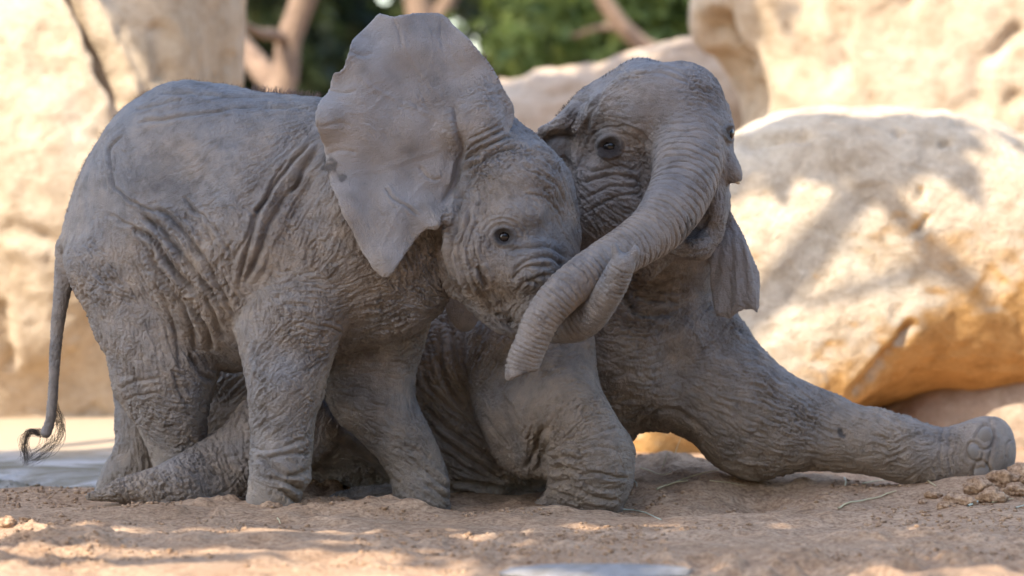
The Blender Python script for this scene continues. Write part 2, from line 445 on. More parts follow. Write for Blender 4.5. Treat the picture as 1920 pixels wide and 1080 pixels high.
def tubes(strands, sides=3):
    """strands: list of (pts (n,3) in world, r0, r1) -> one mesh"""
    VV, FF = [], []; off = 0
    for p, r0, r1 in strands:
        p = np.asarray(p, float); n = len(p)
        T = np.gradient(p, axis=0); T /= np.linalg.norm(T, axis=1, keepdims=True)+1e-12
        ref = np.array([0.31, 0.84, 0.44]); A = np.cross(T, ref); A /= np.linalg.norm(A, axis=1, keepdims=True)+1e-12; B = np.cross(T, A)
        r = np.linspace(r0, r1, n) if np.isscalar(r0) else np.asarray(r0)
        a = np.arange(sides)*2*np.pi/sides
        ring = p[:, None]+r[:, None, None]*(np.cos(a)[None, :, None]*A[:, None]+np.sin(a)[None, :, None]*B[:, None])
        VV.append(ring.reshape(-1, 3)); i = np.arange(n-1)[:, None]*sides; k = np.arange(sides)[None]
        k2 = (k+1) % sides
        FF.append(np.stack([i+k, i+k2, i+sides+k2, i+sides+k], -1).reshape(-1, 4)+off); off += n*sides
    return np.concatenate(VV), np.concatenate(FF)
def uv_ball(seg=24, rings=16):
    V, F = [], []
    for i in range(rings+1):
        ph = math.pi*i/rings
        for j in range(seg):
            t = 2*math.pi*j/seg; V.append((math.sin(ph)*math.cos(t), math.sin(ph)*math.sin(t), math.cos(ph)))
    for i in range(rings):
        for j in range(seg):
            F.append((i*seg+j, (i+1)*seg+j, (i+1)*seg+(j+1) % seg, i*seg+(j+1) % seg))
    return np.array(V), np.array(F)
# ------------------------------------------------------------------ the two calves
skinA = skin_material('skin_standing', (0.156, 0.148, 0.147), (0.232, 0.190, 0.152))
skinB = skin_material('skin_lying', (0.162, 0.145, 0.137), (0.240, 0.190, 0.148))
eye_mat = simple_mat('eye_dark', (0.012, 0.009, 0.008), 0.05, 0.4, 0.0)
hair_mat = simple_mat('hair_dark', (0.030, 0.018, 0.012), 0.6)
redhair_mat = simple_mat('hair_rusty', (0.09, 0.04, 0.02), 0.5)
nail_mat = simple_mat('nail_grey', (0.17, 0.145, 0.125), 0.5)
tusk_mat = simple_mat('ivory', (0.55, 0.42, 0.27), 0.35)

H = 4.0
def calf_A():
    s = Solid((60, 0, -345), (1225, 1000, 400), H)
    s.inflate('torso', [(125, 400), (140, 350), (155, 315), (175, 280), (195, 247), (217, 217), (240, 196), (270, 177), (295, 162), (320, 155), (350, 151), (390, 155), (430, 160), (480, 171), (540, 178), (600, 184), (680, 196), (780, 230), (840, 300), (850, 400), (835, 500), (800, 580), (740, 630), (650, 660), (560, 685), (460, 695), (400, 690), (340, 690), (260, 670), (190, 610), (150, 555), (133, 525), (119, 490), (114, 457), (117, 432)],
              [(130, 450, 150), (300, 400, 120), (500, 400, 60), (700, 400, 5), (840, 400, -30)], 1.0, 10)
    s.inflate('thigh', [(180, 420), (150, 450), (122, 482), (136, 535), (150, 562), (170, 600), (185, 640), (201, 670), (210, 722), (220, 748), (241, 776), (261, 805), (276, 839), (289, 874), (298, 950), (388, 950), (386, 819), (390, 770), (399, 733), (408, 706), (404, 690), (385, 640), (350, 560), (310, 480), (250, 430)],
              [(200, 500, 65), (330, 720, 40), (340, 900, 60)], 1.0, 34)
    s.inflate('hind_far', [(215, 720), (218, 765), (216, 808), (220, 815), (212, 848), (198, 868), (184, 898), (176, 930), (180, 950), (300, 950), (310, 820), (300, 720), (250, 690)], 230, 1.0, 14)
    s.inflate('fore_near', [(606, 262), (585, 295), (555, 345), (538, 365), (523, 391), (512, 416), (500, 448), (489, 471), (475, 503), (466, 526), (459, 550), (452, 583), (446, 600), (439, 622), (447, 640), (450, 663), (457, 692), (463, 724), (469, 767), (472, 813), (471, 850), (469, 885), (464, 925), (459, 955), (460, 985), (564, 985), (560, 955), (562, 938), (568, 922), (580, 905), (583, 888), (582, 870), (586, 830), (588, 805), (593, 780), (605, 745), (611, 712), (621, 683), (630, 655), (638, 634), (648, 618), (660, 590), (678, 562), (698, 536), (722, 500), (730, 440), (715, 350), (680, 280), (640, 255)],
              [(600, 350, -55), (580, 480, -80), (550, 620, -95), (530, 760, -125), (520, 940, -140)], 0.88, 9)
    s.inflate('fore_far', [(808, 590), (797, 635), (785, 678), (777, 718), (779, 741), (793, 781), (808, 810), (822, 843), (835, 880), (842, 905), (840, 930), (843, 965), (846, 990), (738, 990), (735, 945), (738, 925), (734, 905), (726, 888), (717, 870), (700, 850), (682, 830), (662, 812), (640, 797), (620, 767), (612, 742), (610, 700), (630, 620), (690, 560), (760, 550)],
              [(720, 600, 40), (720, 740, 70), (770, 860, 60), (790, 960, 45)], 0.9, 16)
    s.inflate('neck', [(690, 420), (660, 560), (650, 610), (690, 640), (760, 630), (808, 600), (835, 570), (850, 500), (840, 420), (760, 380)], [(700, 560, -35), (830, 500, -45)], 1.1, 14)
    s.inflate('head', [(961, 221), (980, 236), (1004, 253), (1020, 267), (1042, 289), (1060, 309), (1071, 331), (1079, 364), (1085, 400), (1088, 430), (1088, 460), (1082, 500), (1065, 545), (1040, 585), (1010, 606), (978, 602), (958, 588), (933, 592), (904, 586), (887, 571), (853, 556), (838, 545), (824, 520), (813, 498), (809, 467), (809, 433), (815, 405), (830, 370), (842, 330), (850, 280), (870, 235), (910, 205)],
              [(850, 400, -75), (960, 400, -70), (1060, 400, -50), (1010, 580, -75)], 1.12, 9)
    s.ball('head', (985, 330, -150), (62, 62, 45), 45)          # forehead
    s.ball('head', (888, 470, -165), (48, 70, 34), 40)          # cheek
    s.ball('head', (965, 402, -186), (50, 20, 20), 34)          # brow over the eye
    s.ball('head', (905, 395, -225), (24, 32, 22), 30, True)    # temple hollow
    s.ball('head', (990, 500, -170), (50, 40, 32), 40)          # trunk root
    s.chain('jaw', [(900, 560, -80, 30), (930, 592, -85, 26), (955, 612, -85, 19), (966, 618, -85, 15)], 10)
    s.ball('jaw', (962, 600, -120), (16, 10, 26), 8, True)
    s.chain('trunk', [(1000, 545, -105, 62), (1022, 590, -128, 48), (1050, 607, -155, 37), (1085, 606, -178, 34), (1115, 583, -208, 31), (1142, 546, -242, 28), (1160, 512, -258, 26), (1167, 497, -262, 24)], 14)
    s.chain('trunk_tip', [(1160, 484, -262, 12), (1155, 470, -265, 9), (1153, 459, -266, 7)], 7)
    s.chain('trunk_tip', [(1184, 484, -262, 12), (1190, 474, -264, 11), (1192, 467, -264, 8)], 7)
    s.ball('trunk', (1172, 458, -270), (11, 17, 16), 6, True)
    s.chain('tail', [(127, 466, 140, 24), (121, 505, 140, 19), (117, 545, 140, 17), (108, 610, 140, 13.5), (103, 670, 140, 11.5), (100, 727, 140, 10.5), (95, 785, 140, 9.5), (86, 811, 140, 11)], 12)
    def rip(U, V, sd):
        rim = np.exp(-np.maximum(sd, 0)/42.0); left = smooth01((720-U)/120.0)
        return rim*(9*np.sin(V/17.0+U/60.0)*left*smooth01((340-V)/60)+7*np.sin(U/21.0)*smooth01((140-V)/60.0)) + 10*np.exp(-((sd-70)/40.0)**2)*np.sin(U/46.0+V/70.0)
    s.slab('ear', [(961, 195), (963, 217), (958, 240), (925, 252), (888, 262), (872, 290), (866, 322), (852, 356), (840, 385), (825, 410), (810, 420), (787, 440), (765, 470), (745, 500), (731, 518), (720, 521), (707, 512), (692, 492), (672, 460), (660, 432), (642, 402), (632, 372), (620, 347), (616, 325), (609, 312), (611, 298), (607, 275), (602, 265), (595, 242), (590, 225), (595, 200), (602, 185), (615, 172), (620, 155), (625, 138), (642, 131), (650, 107), (656, 90), (660, 75), (680, 57), (700, 37), (710, 25), (732, 30), (750, 29), (772, 25), (800, 24), (831, 27), (857, 52), (882, 75), (902, 100), (920, 122), (935, 150), (947, 172)],
            [(590, 220, -236), (640, 130, -205), (710, 30, -165), (830, 30, -140), (930, 140, -135), (960, 210, -128), (890, 220, -172), (845, 240, -186), (832, 330, -172), (868, 292, -128), (860, 330, -118), (850, 358, -122), (884, 262, -150), (836, 385, -160), (770, 250, -188), (680, 250, -205), (720, 400, -212), (640, 400, -236), (720, 515, -226), (810, 415, -205), (790, 130, -165)],
            6.0, 9, 5, rip)
    s.chain('ear_root', [(915, 300, -140, 34), (905, 240, -150, 30), (905, 190, -148, 18), (900, 150, -142, 9)], 26, 0.8)
    s.chain('ear_root', [(845, 400, -150, 16), (832, 408, -172, 12), (812, 424, -194, 7)], 14)
    return s
ctrlA = {
 'torso': [(250, 230, -8, .22), (450, 220, -8, .25), (200, 330, 60, .3), (400, 320, -25, .35), (300, 330, -20, .2), (330, 480, 50, 1.0, 13), (400, 560, 55, 1.0, 13), (420, 450, 50, .7, 14), (460, 480, -70, .8, 12), (540, 330, -55, .7), (150, 420, 90, .3), (430, 650, 70, 1.0), (700, 600, -20, 1.4), (800, 500, 70, 1.3)],
 'thigh': [(150, 480, 45, .9), (200, 520, 30, 1.2, 12), (250, 560, 10, 1.25, 12), (230, 640, 90, 1.0), (280, 700, 90, 1.0), (300, 620, 75, 1.1), (350, 720, 10, 1.2), (320, 780, 5, 1.0), (290, 840, 5, .9), (330, 560, 60, 1.0, 13), (380, 680, 70, 1.0)],
 'hind_far': [(240, 780, 85, 1.0), (230, 880, 80, .9)],
 'fore_near': [(600, 300, -55, .7), (560, 420, -18, .95), (620, 480, -5, .9), (560, 540, 0, .95), (480, 600, 80, .6), (540, 650, -30, .8), (540, 720, -42, 1.1), (500, 690, -45, .9), (590, 610, 12, .8), (530, 790, -38, 1.0), (560, 840, -15, 1.1), (520, 890, 22, 1.0), (560, 900, 15, 1.1), (500, 945, 0, .2)],
 'fore_far': [(720, 600, -28, 1.3), (700, 680, 10, .9), (690, 740, 5, .7), (760, 760, 90, .6), (740, 820, 10, .7), (800, 860, 35, .8), (790, 920, 35, .9), (640, 640, -15, 1), (690, 830, 45, 1.0)],
 'neck': [(760, 540, 30, 1.3), (780, 480, 70, 1.3), (720, 600, -22, 1.5, 11), (690, 560, -30, 1.2)],
 'head': [(900, 270, -35, 1.3, 9), (950, 270, -28, 1.2, 9), (880, 310, -40, 1.2, 9), (1000, 290, 25, .7), (1050, 370, 48, .8), (980, 350, 40, .3), (850, 400, 98, 1.1, 12), (835, 480, 85, 1.2, 12), (880, 530, 62, 1.2, 11), (920, 500, 90, .3), (990, 468, 5, .8), (1040, 480, 20, 1, 12), (985, 510, -35, 1, 11), (950, 560, 85, .6), (1060, 440, 30, .5), (930, 350, 60, .4)],
 'jaw': [(930, 590, 40, .6)], 'trunk': [(1000, 540, -30, .9, 12)],
 'ear': [(700, 150, -30, .22), (640, 240, 8, .34), (760, 300, 70, .14), (700, 430, 60, .24), (850, 120, 60, .22), (900, 230, -22, .5)],
 'ear_root': [(900, 260, -30, 1.2, 9), (920, 230, -25, 1.1, 9), (900, 170, -40, .3), (830, 408, -20, .9)],
 'tail': [(110, 600, 5, .5)], 'trunk_tip': [(1170, 480, 0, .2)],
}
T, TH = ['torso', 'thigh'], ['thigh', 'torso']
FN = ['fore_near']; HD = ['head', 'ear_root']
foldsA = [
 ([(247, 430), (265, 435), (290, 450), (307, 477), (325, 505), (350, 530), (375, 550), (395, 575), (405, 607), (422, 640)], 10, 8, T),
 ([(205, 400), (225, 415), (252, 425)], 4, 5, T),
 ([(272, 410), (305, 427), (325, 460), (350, 487), (370, 517), (390, 540), (410, 570), (430, 597)], 10, 8, T),
 ([(290, 390), (310, 400), (332, 420), (350, 442), (375, 472), (400, 510), (415, 545), (430, 575), (445, 600)], 9, 7, T),
 ([(340, 370), (380, 405), (400, 427), (425, 462), (440, 485)], 5, 5, T),
 ([(282, 470), (290, 495), (315, 525), (335, 555), (350, 590), (360, 625), (370, 660)], 10, 8, T),
 ([(295, 520), (302, 550), (317, 587), (327, 620), (332, 650), (338, 700)], 6, 6, T),
 ([(345, 560), (370, 590), (390, 625), (397, 660)], 9, 8, T),
 ([(353, 660), (373, 699), (402, 713)], 8, 7, T), ([(324, 690), (339, 742), (353, 759)], 4, 6, T),
 ([(440, 485), (455, 460), (480, 400)], 4, 5, T), ([(400, 510), (420, 480), (440, 450)], 3, 5, T),
 ([(225, 730), (265, 712), (300, 708)], 3, 5, T), ([(232, 752), (285, 738), (300, 737)], 3, 5, T),
 ([(584, 267), (561, 293), (535, 322), (509, 356), (489, 388), (477, 422), (466, 457), (455, 503), (449, 549)], 8, 6, T),
 ([(540, 300), (515, 335), (495, 379), (478, 400)], 5, 6, T),
 ([(604, 270), (572, 313), (555, 345), (535, 370), (520, 393), (508, 416), (497, 448), (484, 475), (470, 507), (458, 540)], 9, 8),
 ([(600, 330), (560, 365), (535, 400), (520, 440)], 5, 6, FN), ([(612, 350), (570, 385), (545, 410)], 3, 5, FN),
 ([(297, 177), (360, 175), (420, 182), (480, 184), (560, 190)], 4, 5, T), ([(250, 207), (300, 197), (342, 187)], 3, 4, T),
 ([(255, 232), (325, 222), (390, 212), (480, 201), (590, 205)], 4, 5, T), ([(230, 252), (212, 275), (207, 300), (212, 335), (215, 355)], 4, 5, T),
 ([(212, 350), (240, 372), (262, 385), (300, 400)], 4, 4, T),
 ([(561, 602), (601, 610), (644, 623)], 4, 4, FN), ([(520, 655), (560, 600), (580, 590)], 2, 4, FN),
 ([(472, 838), (510, 843), (545, 835), (584, 815)], 3, 5, FN), ([(500, 862), (540, 852), (584, 852)], 5, 6, FN), ([(480, 852), (510, 878), (545, 892), (580, 880)], 7, 8, FN),
 ([(505, 895), (540, 905), (570, 922)], 8, 8, FN), ([(520, 920), (545, 932), (563, 946)], 6, 7, FN),
 ([(800, 880), (820, 905), (841, 918)], 6, 6, ['fore_far']), ([(795, 905), (820, 922), (840, 938)], 4, 5, ['fore_far']), ([(725, 886), (737, 900), (750, 905)], 6, 6, ['fore_far']),
 ([(620, 745), (640, 790), (690, 835)], 4, 6, ['fore_far']),
 ([(866, 360), (857, 410), (847, 460), (842, 490), (855, 530), (872, 552)], 8, 7, HD), ([(834, 400), (826, 450), (827, 482), (837, 515), (850, 545)], 8, 7, HD),
 ([(885, 400), (868, 440), (862, 480), (872, 520), (885, 550)], 4, 6, HD), ([(900, 412), (882, 440), (878, 480), (890, 515)], 3, 5, HD),
 ([(893, 500), (905, 522), (915, 540)], 10, 9, HD), ([(880, 505), (900, 545), (925, 580)], 5, 6, HD),
 ([(950, 470), (985, 464), (1013, 463), (1047, 470), (1064, 488)], 4.5, 6, HD), ([(965, 505), (985, 492), (1010, 484), (1035, 485), (1056, 498)], 4.5, 6, HD),
 ([(960, 524), (980, 505), (1005, 500), (1035, 503)], 5, 6, HD), ([(990, 530), (1010, 520), (1035, 516)], 5, 6, HD), ([(970, 545), (990, 525), (1015, 535)], 4, 5, HD),
 ([(930, 590), (950, 586), (965, 590), (978, 602)], 7, 5, ['head', 'jaw']),
 ([(872, 300), (905, 282), (940, 262), (970, 258)], 5, 5, HD), ([(870, 322), (900, 305), (940, 285), (965, 282)], 5, 5, HD), ([(868, 285), (900, 268), (930, 250), (955, 240)], 5, 5, HD), ([(875, 262), (905, 250), (940, 232)], 4, 4, HD),
 ([(1015, 290), (1045, 320), (1062, 360)], 3, 4, HD), ([(1000, 320), (1040, 345), (1070, 395)], 3, 4, HD), ([(985, 365), (1025, 375), (1062, 420)], 2.5, 4, HD),
 ([(852, 195), (858, 225), (863, 260), (866, 292), (856, 330), (843, 362), (832, 380)], 6, 9, ['ear', 'ear_root', 'head']),
 ([(722, 352), (740, 372), (765, 388), (785, 405)], 3, 4, ['ear']), ([(840, 200), (800, 150), (770, 100), (750, 60)], -0.8, 6, ['ear']), ([(835, 230), (770, 200), (710, 170), (670, 140)], -0.8, 6, ['ear']), ([(800, 150), (810, 100), (805, 60)], -0.8, 6, ['ear']), ([(830, 280), (760, 300), (700, 320), (650, 330)], -0.8, 6, ['ear']), ([(810, 330), (760, 380), (725, 440), (715, 490)], -0.8, 6, ['ear']), ([(720, 180), (690, 210), (640, 215)], -0.8, 6, ['ear']), ([(612, 290), (640, 282), (670, 285)], 1.6, 5, ['ear']), ([(600, 240), (630, 232), (660, 236)], 1.6, 5, ['ear']), ([(618, 170), (645, 176), (670, 170)], 1.6, 5, ['ear']), ([(655, 95), (680, 105), (700, 100)], 1.6, 5, ['ear']), ([(735, 35), (745, 60), (752, 85)], 1.6, 5, ['ear']), ([(830, 35), (825, 70), (832, 90)], 1.6, 5, ['ear']), ([(785, 310), (800, 330), (825, 338)], 2.5, 5, ['ear']), ([(850, 300), (842, 325), (836, 350)], -2.5, 6, ['ear']),
]
ringsA = {'trunk': (13, 8, 4.6, 3.6, 0.25), 'tail': (9, 7, 1.3, 1.0, 0.1)}
eyesA = [(944, 443, 13.5, 0.2, 0.88)]
VA, QA, PA, STA, _ = build_skin(calf_A(), ctrlA, foldsA, ringsA, eyesA, patches=[(240, 350, 40, .22), (300, 325, 48, .25), (345, 350, 34, .25), (385, 300, 14, .22), (432, 292, 10, .25), (440, 310, 9, .25), (455, 300, 6, .2), (330, 390, 40, .2), (260, 330, 24, .2), (930, 350, 30, .22), (905, 330, 26, .2), (470, 345, 30, .14), (560, 230, 30, .12), (617, 313, 14, .6), (640, 332, 8, .3), (894, 384, 5, .5)], dusty={'ear': 0.8, 'ear_root': 0.3})
baseA = world(520, 962, -100); baseA[2] = 0
calfA = tag(empty('elephant_calf', baseA), 'grey elephant calf standing over another with its big ear spread wide', 'elephant')
skin_object('body', VA, QA, STA, skinA, calfA)

def place_ball(name, u, v, wd, r, mat, parent, rot=(0, 0, 0)):
    Vb, Fb = uv_ball(); c = world(u, v, wd); M = np.array(Matrix.Rotation(rot[1], 3, 'Y') @ Matrix.Rotation(rot[0], 3, 'X') @ Matrix.Rotation(rot[2], 3, 'Z'))
    me = mesh_from(name, (Vb*np.array(r)/800.0)@M.T + c - np.array(parent.location), Fb)
    return link(name, me, mat, parent)
dA = front_depth(VA, QA, 944, 443, 5)
place_ball('eye', 945, 444, dA+8.0, (13, 13, 13), eye_mat, calfA)
def hair_px(lines, r, parent, mat, name='hair'):
    S = []
    for L in lines:
        L = np.asarray(L, float); S.append((world(L[:, 0], L[:, 1], L[:, 2])-np.array(parent.location), r/800.0, r*0.35/800.0))
    Vh, Fh = tubes(S, 3); return tag(link(name, mesh_from(name, Vh, Fh), mat, parent), kind='stuff')
tuft = []
for i in range(110):
    t = random.random(); side = random.random()
    if side < 0.45:   # left loop
        a = np.array([(78+random.uniform(-6, 6), 812+random.uniform(-6, 8)), (58-random.uniform(0, 6), 810-random.uniform(-6, 4)), (46-random.uniform(-2, 4), 832+random.uniform(-6, 6)), (48+random.uniform(-3, 4), 855), (44+random.uniform(-3, 10), 868+random.uniform(-5, 3))])
    elif side < 0.8:
        sp = random.uniform(0, 1)
        a = np.array([(99+random.uniform(-4, 6), 790+random.uniform(-50, 15)), (112+random.uniform(-4, 8), 790+random.uniform(-8, 12)), (113+random.uniform(-7, 5), 818+random.uniform(-5, 6)), (88+random.uniform(-8, 8), 846+random.uniform(-9, 4)), (44+random.uniform(0, 18), 866+random.uniform(-8, 3))])
    else:
        x = random.uniform(74, 104)
        a = np.array([(x, 815), (x-3, 832), (x-10, 845), (x*0.6+16, 857), (46+random.uniform(0, 10), 866)])
    a = a+np.linspace(0.3, 1, 5)[:, None]*np.array([random.gauss(0, 7), random.gauss(0, 6)]); a = catmull(a, False, 5); wd = 140+np.linspace(0, random.uniform(-14, 14), len(a))
    tuft.append(np.column_stack([a, wd]))
hair_px(tuft, 0.42, calfA, hair_mat, 'tail_tuft')
# fuzz along the back, the nape and the chin
fz = []
def fuzz(poly, n, L, wd, ang, spread=0.5, out=fz):
    p = catmull(poly, False, 8)
    for i in range(n):
        q = p[random.randrange(len(p)-1)]; nx = p[min(len(p)-1, random.randrange(len(p)))]; k = random.randrange(len(p)-1); t = random.random()
        b = p[k]*(1-t)+p[k+1]*t; a = ang+random.uniform(-spread, spread); l = L*random.uniform(0.5, 1.2)
        bend = random.uniform(-0.3, 0.3); w0 = wd+random.uniform(-25, 25)
        e = b+l*np.array([math.cos(a+bend), -math.sin(a+bend)]); mid = b+0.5*l*np.array([math.cos(a), -math.sin(a)])
        b2 = b-2*np.array([math.cos(a), -math.sin(a)])
        out.append(np.array([(b2[0], b2[1], w0), (mid[0], mid[1], w0), (e[0], e[1], w0)]))
fuzz([(125, 400), (155, 315), (195, 247), (240, 196), (295, 162), (350, 151)], 240, 6, 130, R(150))
fuzz([(350, 151), (430, 160), (480, 171)], 70, 6, 90, R(100))
hair_px(fz, 0.4, calfA, redhair_mat, 'back_fuzz')
fz2 = []; fuzz([(470, 170), (540, 178), (600, 184)], 240, 13, 50, R(80), 0.5, fz2); fuzz([(905, 105), (935, 150)], 35, 9, -135, R(40), 0.6, fz2)
fuzz([(961, 222), (990, 243), (1015, 262)], 40, 6, -70, R(60), 0.6, fz2)
hair_px(fz2, 0.5, calfA, redhair_mat, 'nape_hair')

def calf_B():
    s = Solid((140, 90, -310), (1925, 1000, 620), H)
    s.inflate('torso', [(560, 960), (555, 820), (600, 720), (700, 640), (780, 600), (880, 560), (1000, 520), (1090, 480), (1200, 450), (1290, 460), (1340, 540), (1372, 596), (1385, 640), (1370, 720), (1310, 780), (1245, 803), (1200, 808), (1160, 850), (1100, 900), (1040, 960), (900, 985), (700, 985)],
              [(600, 850, 430), (850, 800, 420), (1000, 750, 410), (1250, 650, 350)], 0.92, 14)
    s.ball('torso', (800, 760, 360), (210, 210, 150), 60)
    s.ball('torso', (1283, 690, 205), (40, 40, 42), 50, True)
    s.inflate('rump', [(370, 800), (378, 720), (405, 684), (480, 672), (600, 680), (700, 700), (720, 800), (640, 870), (480, 870), (400, 850)], 330, 0.9, 20)
    s.inflate('hind_near', [(160, 928), (195, 914), (224, 897), (258, 888), (301, 871), (344, 848), (376, 828), (402, 811), (422, 799), (436, 782), (448, 765), (465, 750), (500, 730), (560, 722), (600, 745), (620, 770), (637, 797), (629, 830), (612, 850), (586, 870), (540, 905), (500, 930), (455, 948), (400, 960), (339, 962), (310, 958), (273, 950), (238, 944), (195, 940), (165, 940)],
              [(180, 930, -60), (300, 910, -35), (450, 850, 40), (620, 790, 130)], 0.85, 10)
    s.chain('flap', [(625, 805, 150, 18), (665, 832, 180, 15), (700, 856, 200, 15), (730, 885, 220, 14)], 14)
    s.inflate('hind_far', [(555, 965), (565, 955), (590, 950), (625, 927), (662, 917), (700, 911), (760, 912), (800, 940), (800, 985), (560, 985)], 190, 0.9, 10)
    s.inflate('fore_far', [(1250, 580), (1330, 560), (1372, 588), (1395, 612), (1415, 637), (1440, 665), (1475, 695), (1510, 717), (1545, 732), (1575, 745), (1613, 761), (1637, 763), (1660, 769), (1688, 778), (1722, 788), (1753, 800), (1784, 802), (1813, 796), (1831, 789), (1847, 786), (1867, 784), (1884, 791), (1896, 808), (1901, 832), (1901, 857), (1892, 880), (1865, 905), (1813, 918), (1792, 921), (1769, 921), (1745, 915), (1701, 910), (1665, 900), (1624, 890), (1585, 885), (1535, 881), (1495, 884), (1460, 892), (1430, 899), (1405, 900), (1380, 893), (1355, 881), (1335, 867), (1320, 852), (1307, 835), (1285, 820), (1262, 806), (1240, 790), (1215, 720), (1210, 640)],
              [(1280, 640, 330), (1400, 780, 325), (1600, 830, 335), (1850, 850, 345)], 0.88, 40)
    s.ball('fore_far', (1838, 852, 345), (60, 66, 70), 22)
    s.inflate('fore_near', [(1111, 620), (1110, 650), (1112, 690), (1117, 730), (1130, 760), (1150, 790), (1170, 810), (1184, 830), (1188, 845), (1187, 872), (1183, 902), (1174, 930), (1164, 955), (1160, 985), (1000, 985), (1003, 950), (1022, 925), (1030, 905), (1020, 893), (980, 891), (960, 887), (940, 875), (925, 855), (915, 830), (905, 805), (895, 788), (885, 752), (880, 730), (875, 685), (874, 640), (885, 605), (940, 580), (1040, 575), (1095, 590)],
              [(900, 680, 235), (1000, 650, 220), (940, 840, 205), (1080, 780, 150), (1110, 880, 110), (1080, 960, 130)], 0.95, 7)
    s.chain('fore_near', [(1040, 720, 150, 60), (1085, 790, 110, 66), (1112, 850, 92, 66), (1112, 905, 98, 62)], 30, 0.9)
    s.ball('fore_near', (1012, 862, 92), (18, 40, 45), 30, True)
    s.chain('shoulder_ridge', [(1100, 640, 175, 12), (1103, 690, 165, 12), (1108, 740, 150, 14)], 22)
    # neck and head
    s.chain('neck', [(1250, 400, 280, 120), (1250, 500, 310, 100), (1230, 600, 330, 90)], 24)
    s.inflate('head', [(1190, 109), (1170, 117), (1150, 132), (1127, 145), (1100, 162), (1078, 183), (1063, 205), (1052, 240), (1048, 300), (1050, 360), (1058, 425), (1090, 490), (1160, 510), (1220, 505), (1268, 480), (1289, 484), (1312, 488), (1328, 483), (1341, 465), (1347, 440), (1357, 413), (1365, 387), (1369, 369), (1367, 352), (1372, 320), (1374, 280), (1375, 260), (1376, 240), (1372, 222), (1369, 207), (1362, 190), (1350, 172), (1325, 155), (1300, 139), (1270, 127), (1240, 117), (1217, 110)],
              [(1100, 300, 205), (1250, 250, 190), (1340, 300, 190), (1300, 460, 170)], 0.95, 12)
    s.ball('head', (1230, 190, 95), (95, 66, 60), 50)                # forehead dome
    s.chain('head', [(1108, 262, 140, 14), (1112, 225, 118, 18), (1140, 200, 95, 22), (1190, 215, 70, 20)], 34)   # brow arch
    s.ball('head', (1150, 275, 95), (34, 26, 26), 22)               # eyeball bulge
    s.chain('head', [(1120, 275, 86, 5), (1128, 263, 76, 7), (1142, 258, 70, 8), (1156, 263, 72, 6), (1165, 274, 78, 4)], 7)   # heavy upper lid
    s.ball('head', (1362, 246, 120), (13, 24, 34), 14)              # far eye bulge
    s.ball('head', (1100, 275, 105), (20, 40, 24), 24, True)        # temple
    s.ball('head', (1205, 330, 55), (22, 60, 34), 34, True)         # hollow beside the trunk
    s.ball('head', (1130, 380, 130), (60, 70, 50), 40)              # cheek
    s.chain('lip', [(1350, 290, 110, 26), (1372, 318, 95, 18), (1381, 332, 90, 12)], 14)     # tusk sheath
    s.ball('lip', (1340, 380, 110), (26, 60, 50), 26)
    s.chain('chin', [(1335, 440, 110, 20), (1312, 455, 85, 25), (1288, 462, 70, 22), (1258, 462, 75, 16)], 18)
    s.ball('chin', (1308, 425, 40), (26, 12, 30), 12, True)         # mouth corner
    s.chain('trunk', [(1285, 190, 120, 72), (1293, 250, 85, 67), (1289, 310, 40, 64), (1273, 366, -12, 59), (1237, 421, -72, 52), (1192, 457, -125, 45), (1146, 485, -172, 42), (1098, 515, -212, 40), (1056, 549, -236, 38), (1019, 594, -246, 34.5), (995, 645, -244, 32), (981, 682, -240, 32), (977, 700, -240, 31)], 30)
    s.ball('trunk', (995, 744, -240), (50, 48, 60), 6, True); s.ball('trunk', (985, 702, -244), (14, 14, 14), 6, True)
    s.chain('throat', [(1240, 480, 150, 20), (1222, 505, 140, 14), (1212, 520, 150, 9)], 14)
    def rip(U, V, sd): return 3.2*np.sin((U-1385)/5.0*(620-400)/np.maximum(V-330, 60)+1.2*np.sin(V/50.0)+0.6*np.sin(U/13.0))*smooth01((V-410)/80.0)
    s.slab('ear', [(1340, 380), (1365, 387), (1380, 415), (1395, 441), (1411, 480), (1424, 511), (1426, 532), (1424, 556), (1422, 584), (1419, 588), (1414, 581), (1400, 580), (1387, 583), (1377, 591), (1368, 597), (1345, 590), (1342, 586), (1338, 571), (1332, 537), (1330, 511), (1330, 480), (1330, 430)],
           [(1350, 400, 250), (1400, 480, 215), (1340, 560, 232), (1420, 560, 205)], 6.0, 5, 4, rip, 12)
    s.slab('ear', [(1095, 175), (1062, 200), (1030, 231), (1008, 252), (985, 290), (940, 360), (880, 450), (838, 540), (834, 575), (845, 603), (858, 617), (871, 622), (886, 617), (905, 592), (960, 555), (1050, 480), (1090, 400), (1095, 300)],
           [(1080, 220, 170), (1020, 260, 150), (960, 400, 165), (870, 600, 165), (1080, 380, 190)], 7.0, 10)
    s.chain('ear_fold', [(1012, 256, 138, 8), (1035, 240, 132, 10), (1060, 222, 138, 12), (1080, 205, 150, 12)], 12)
    return s
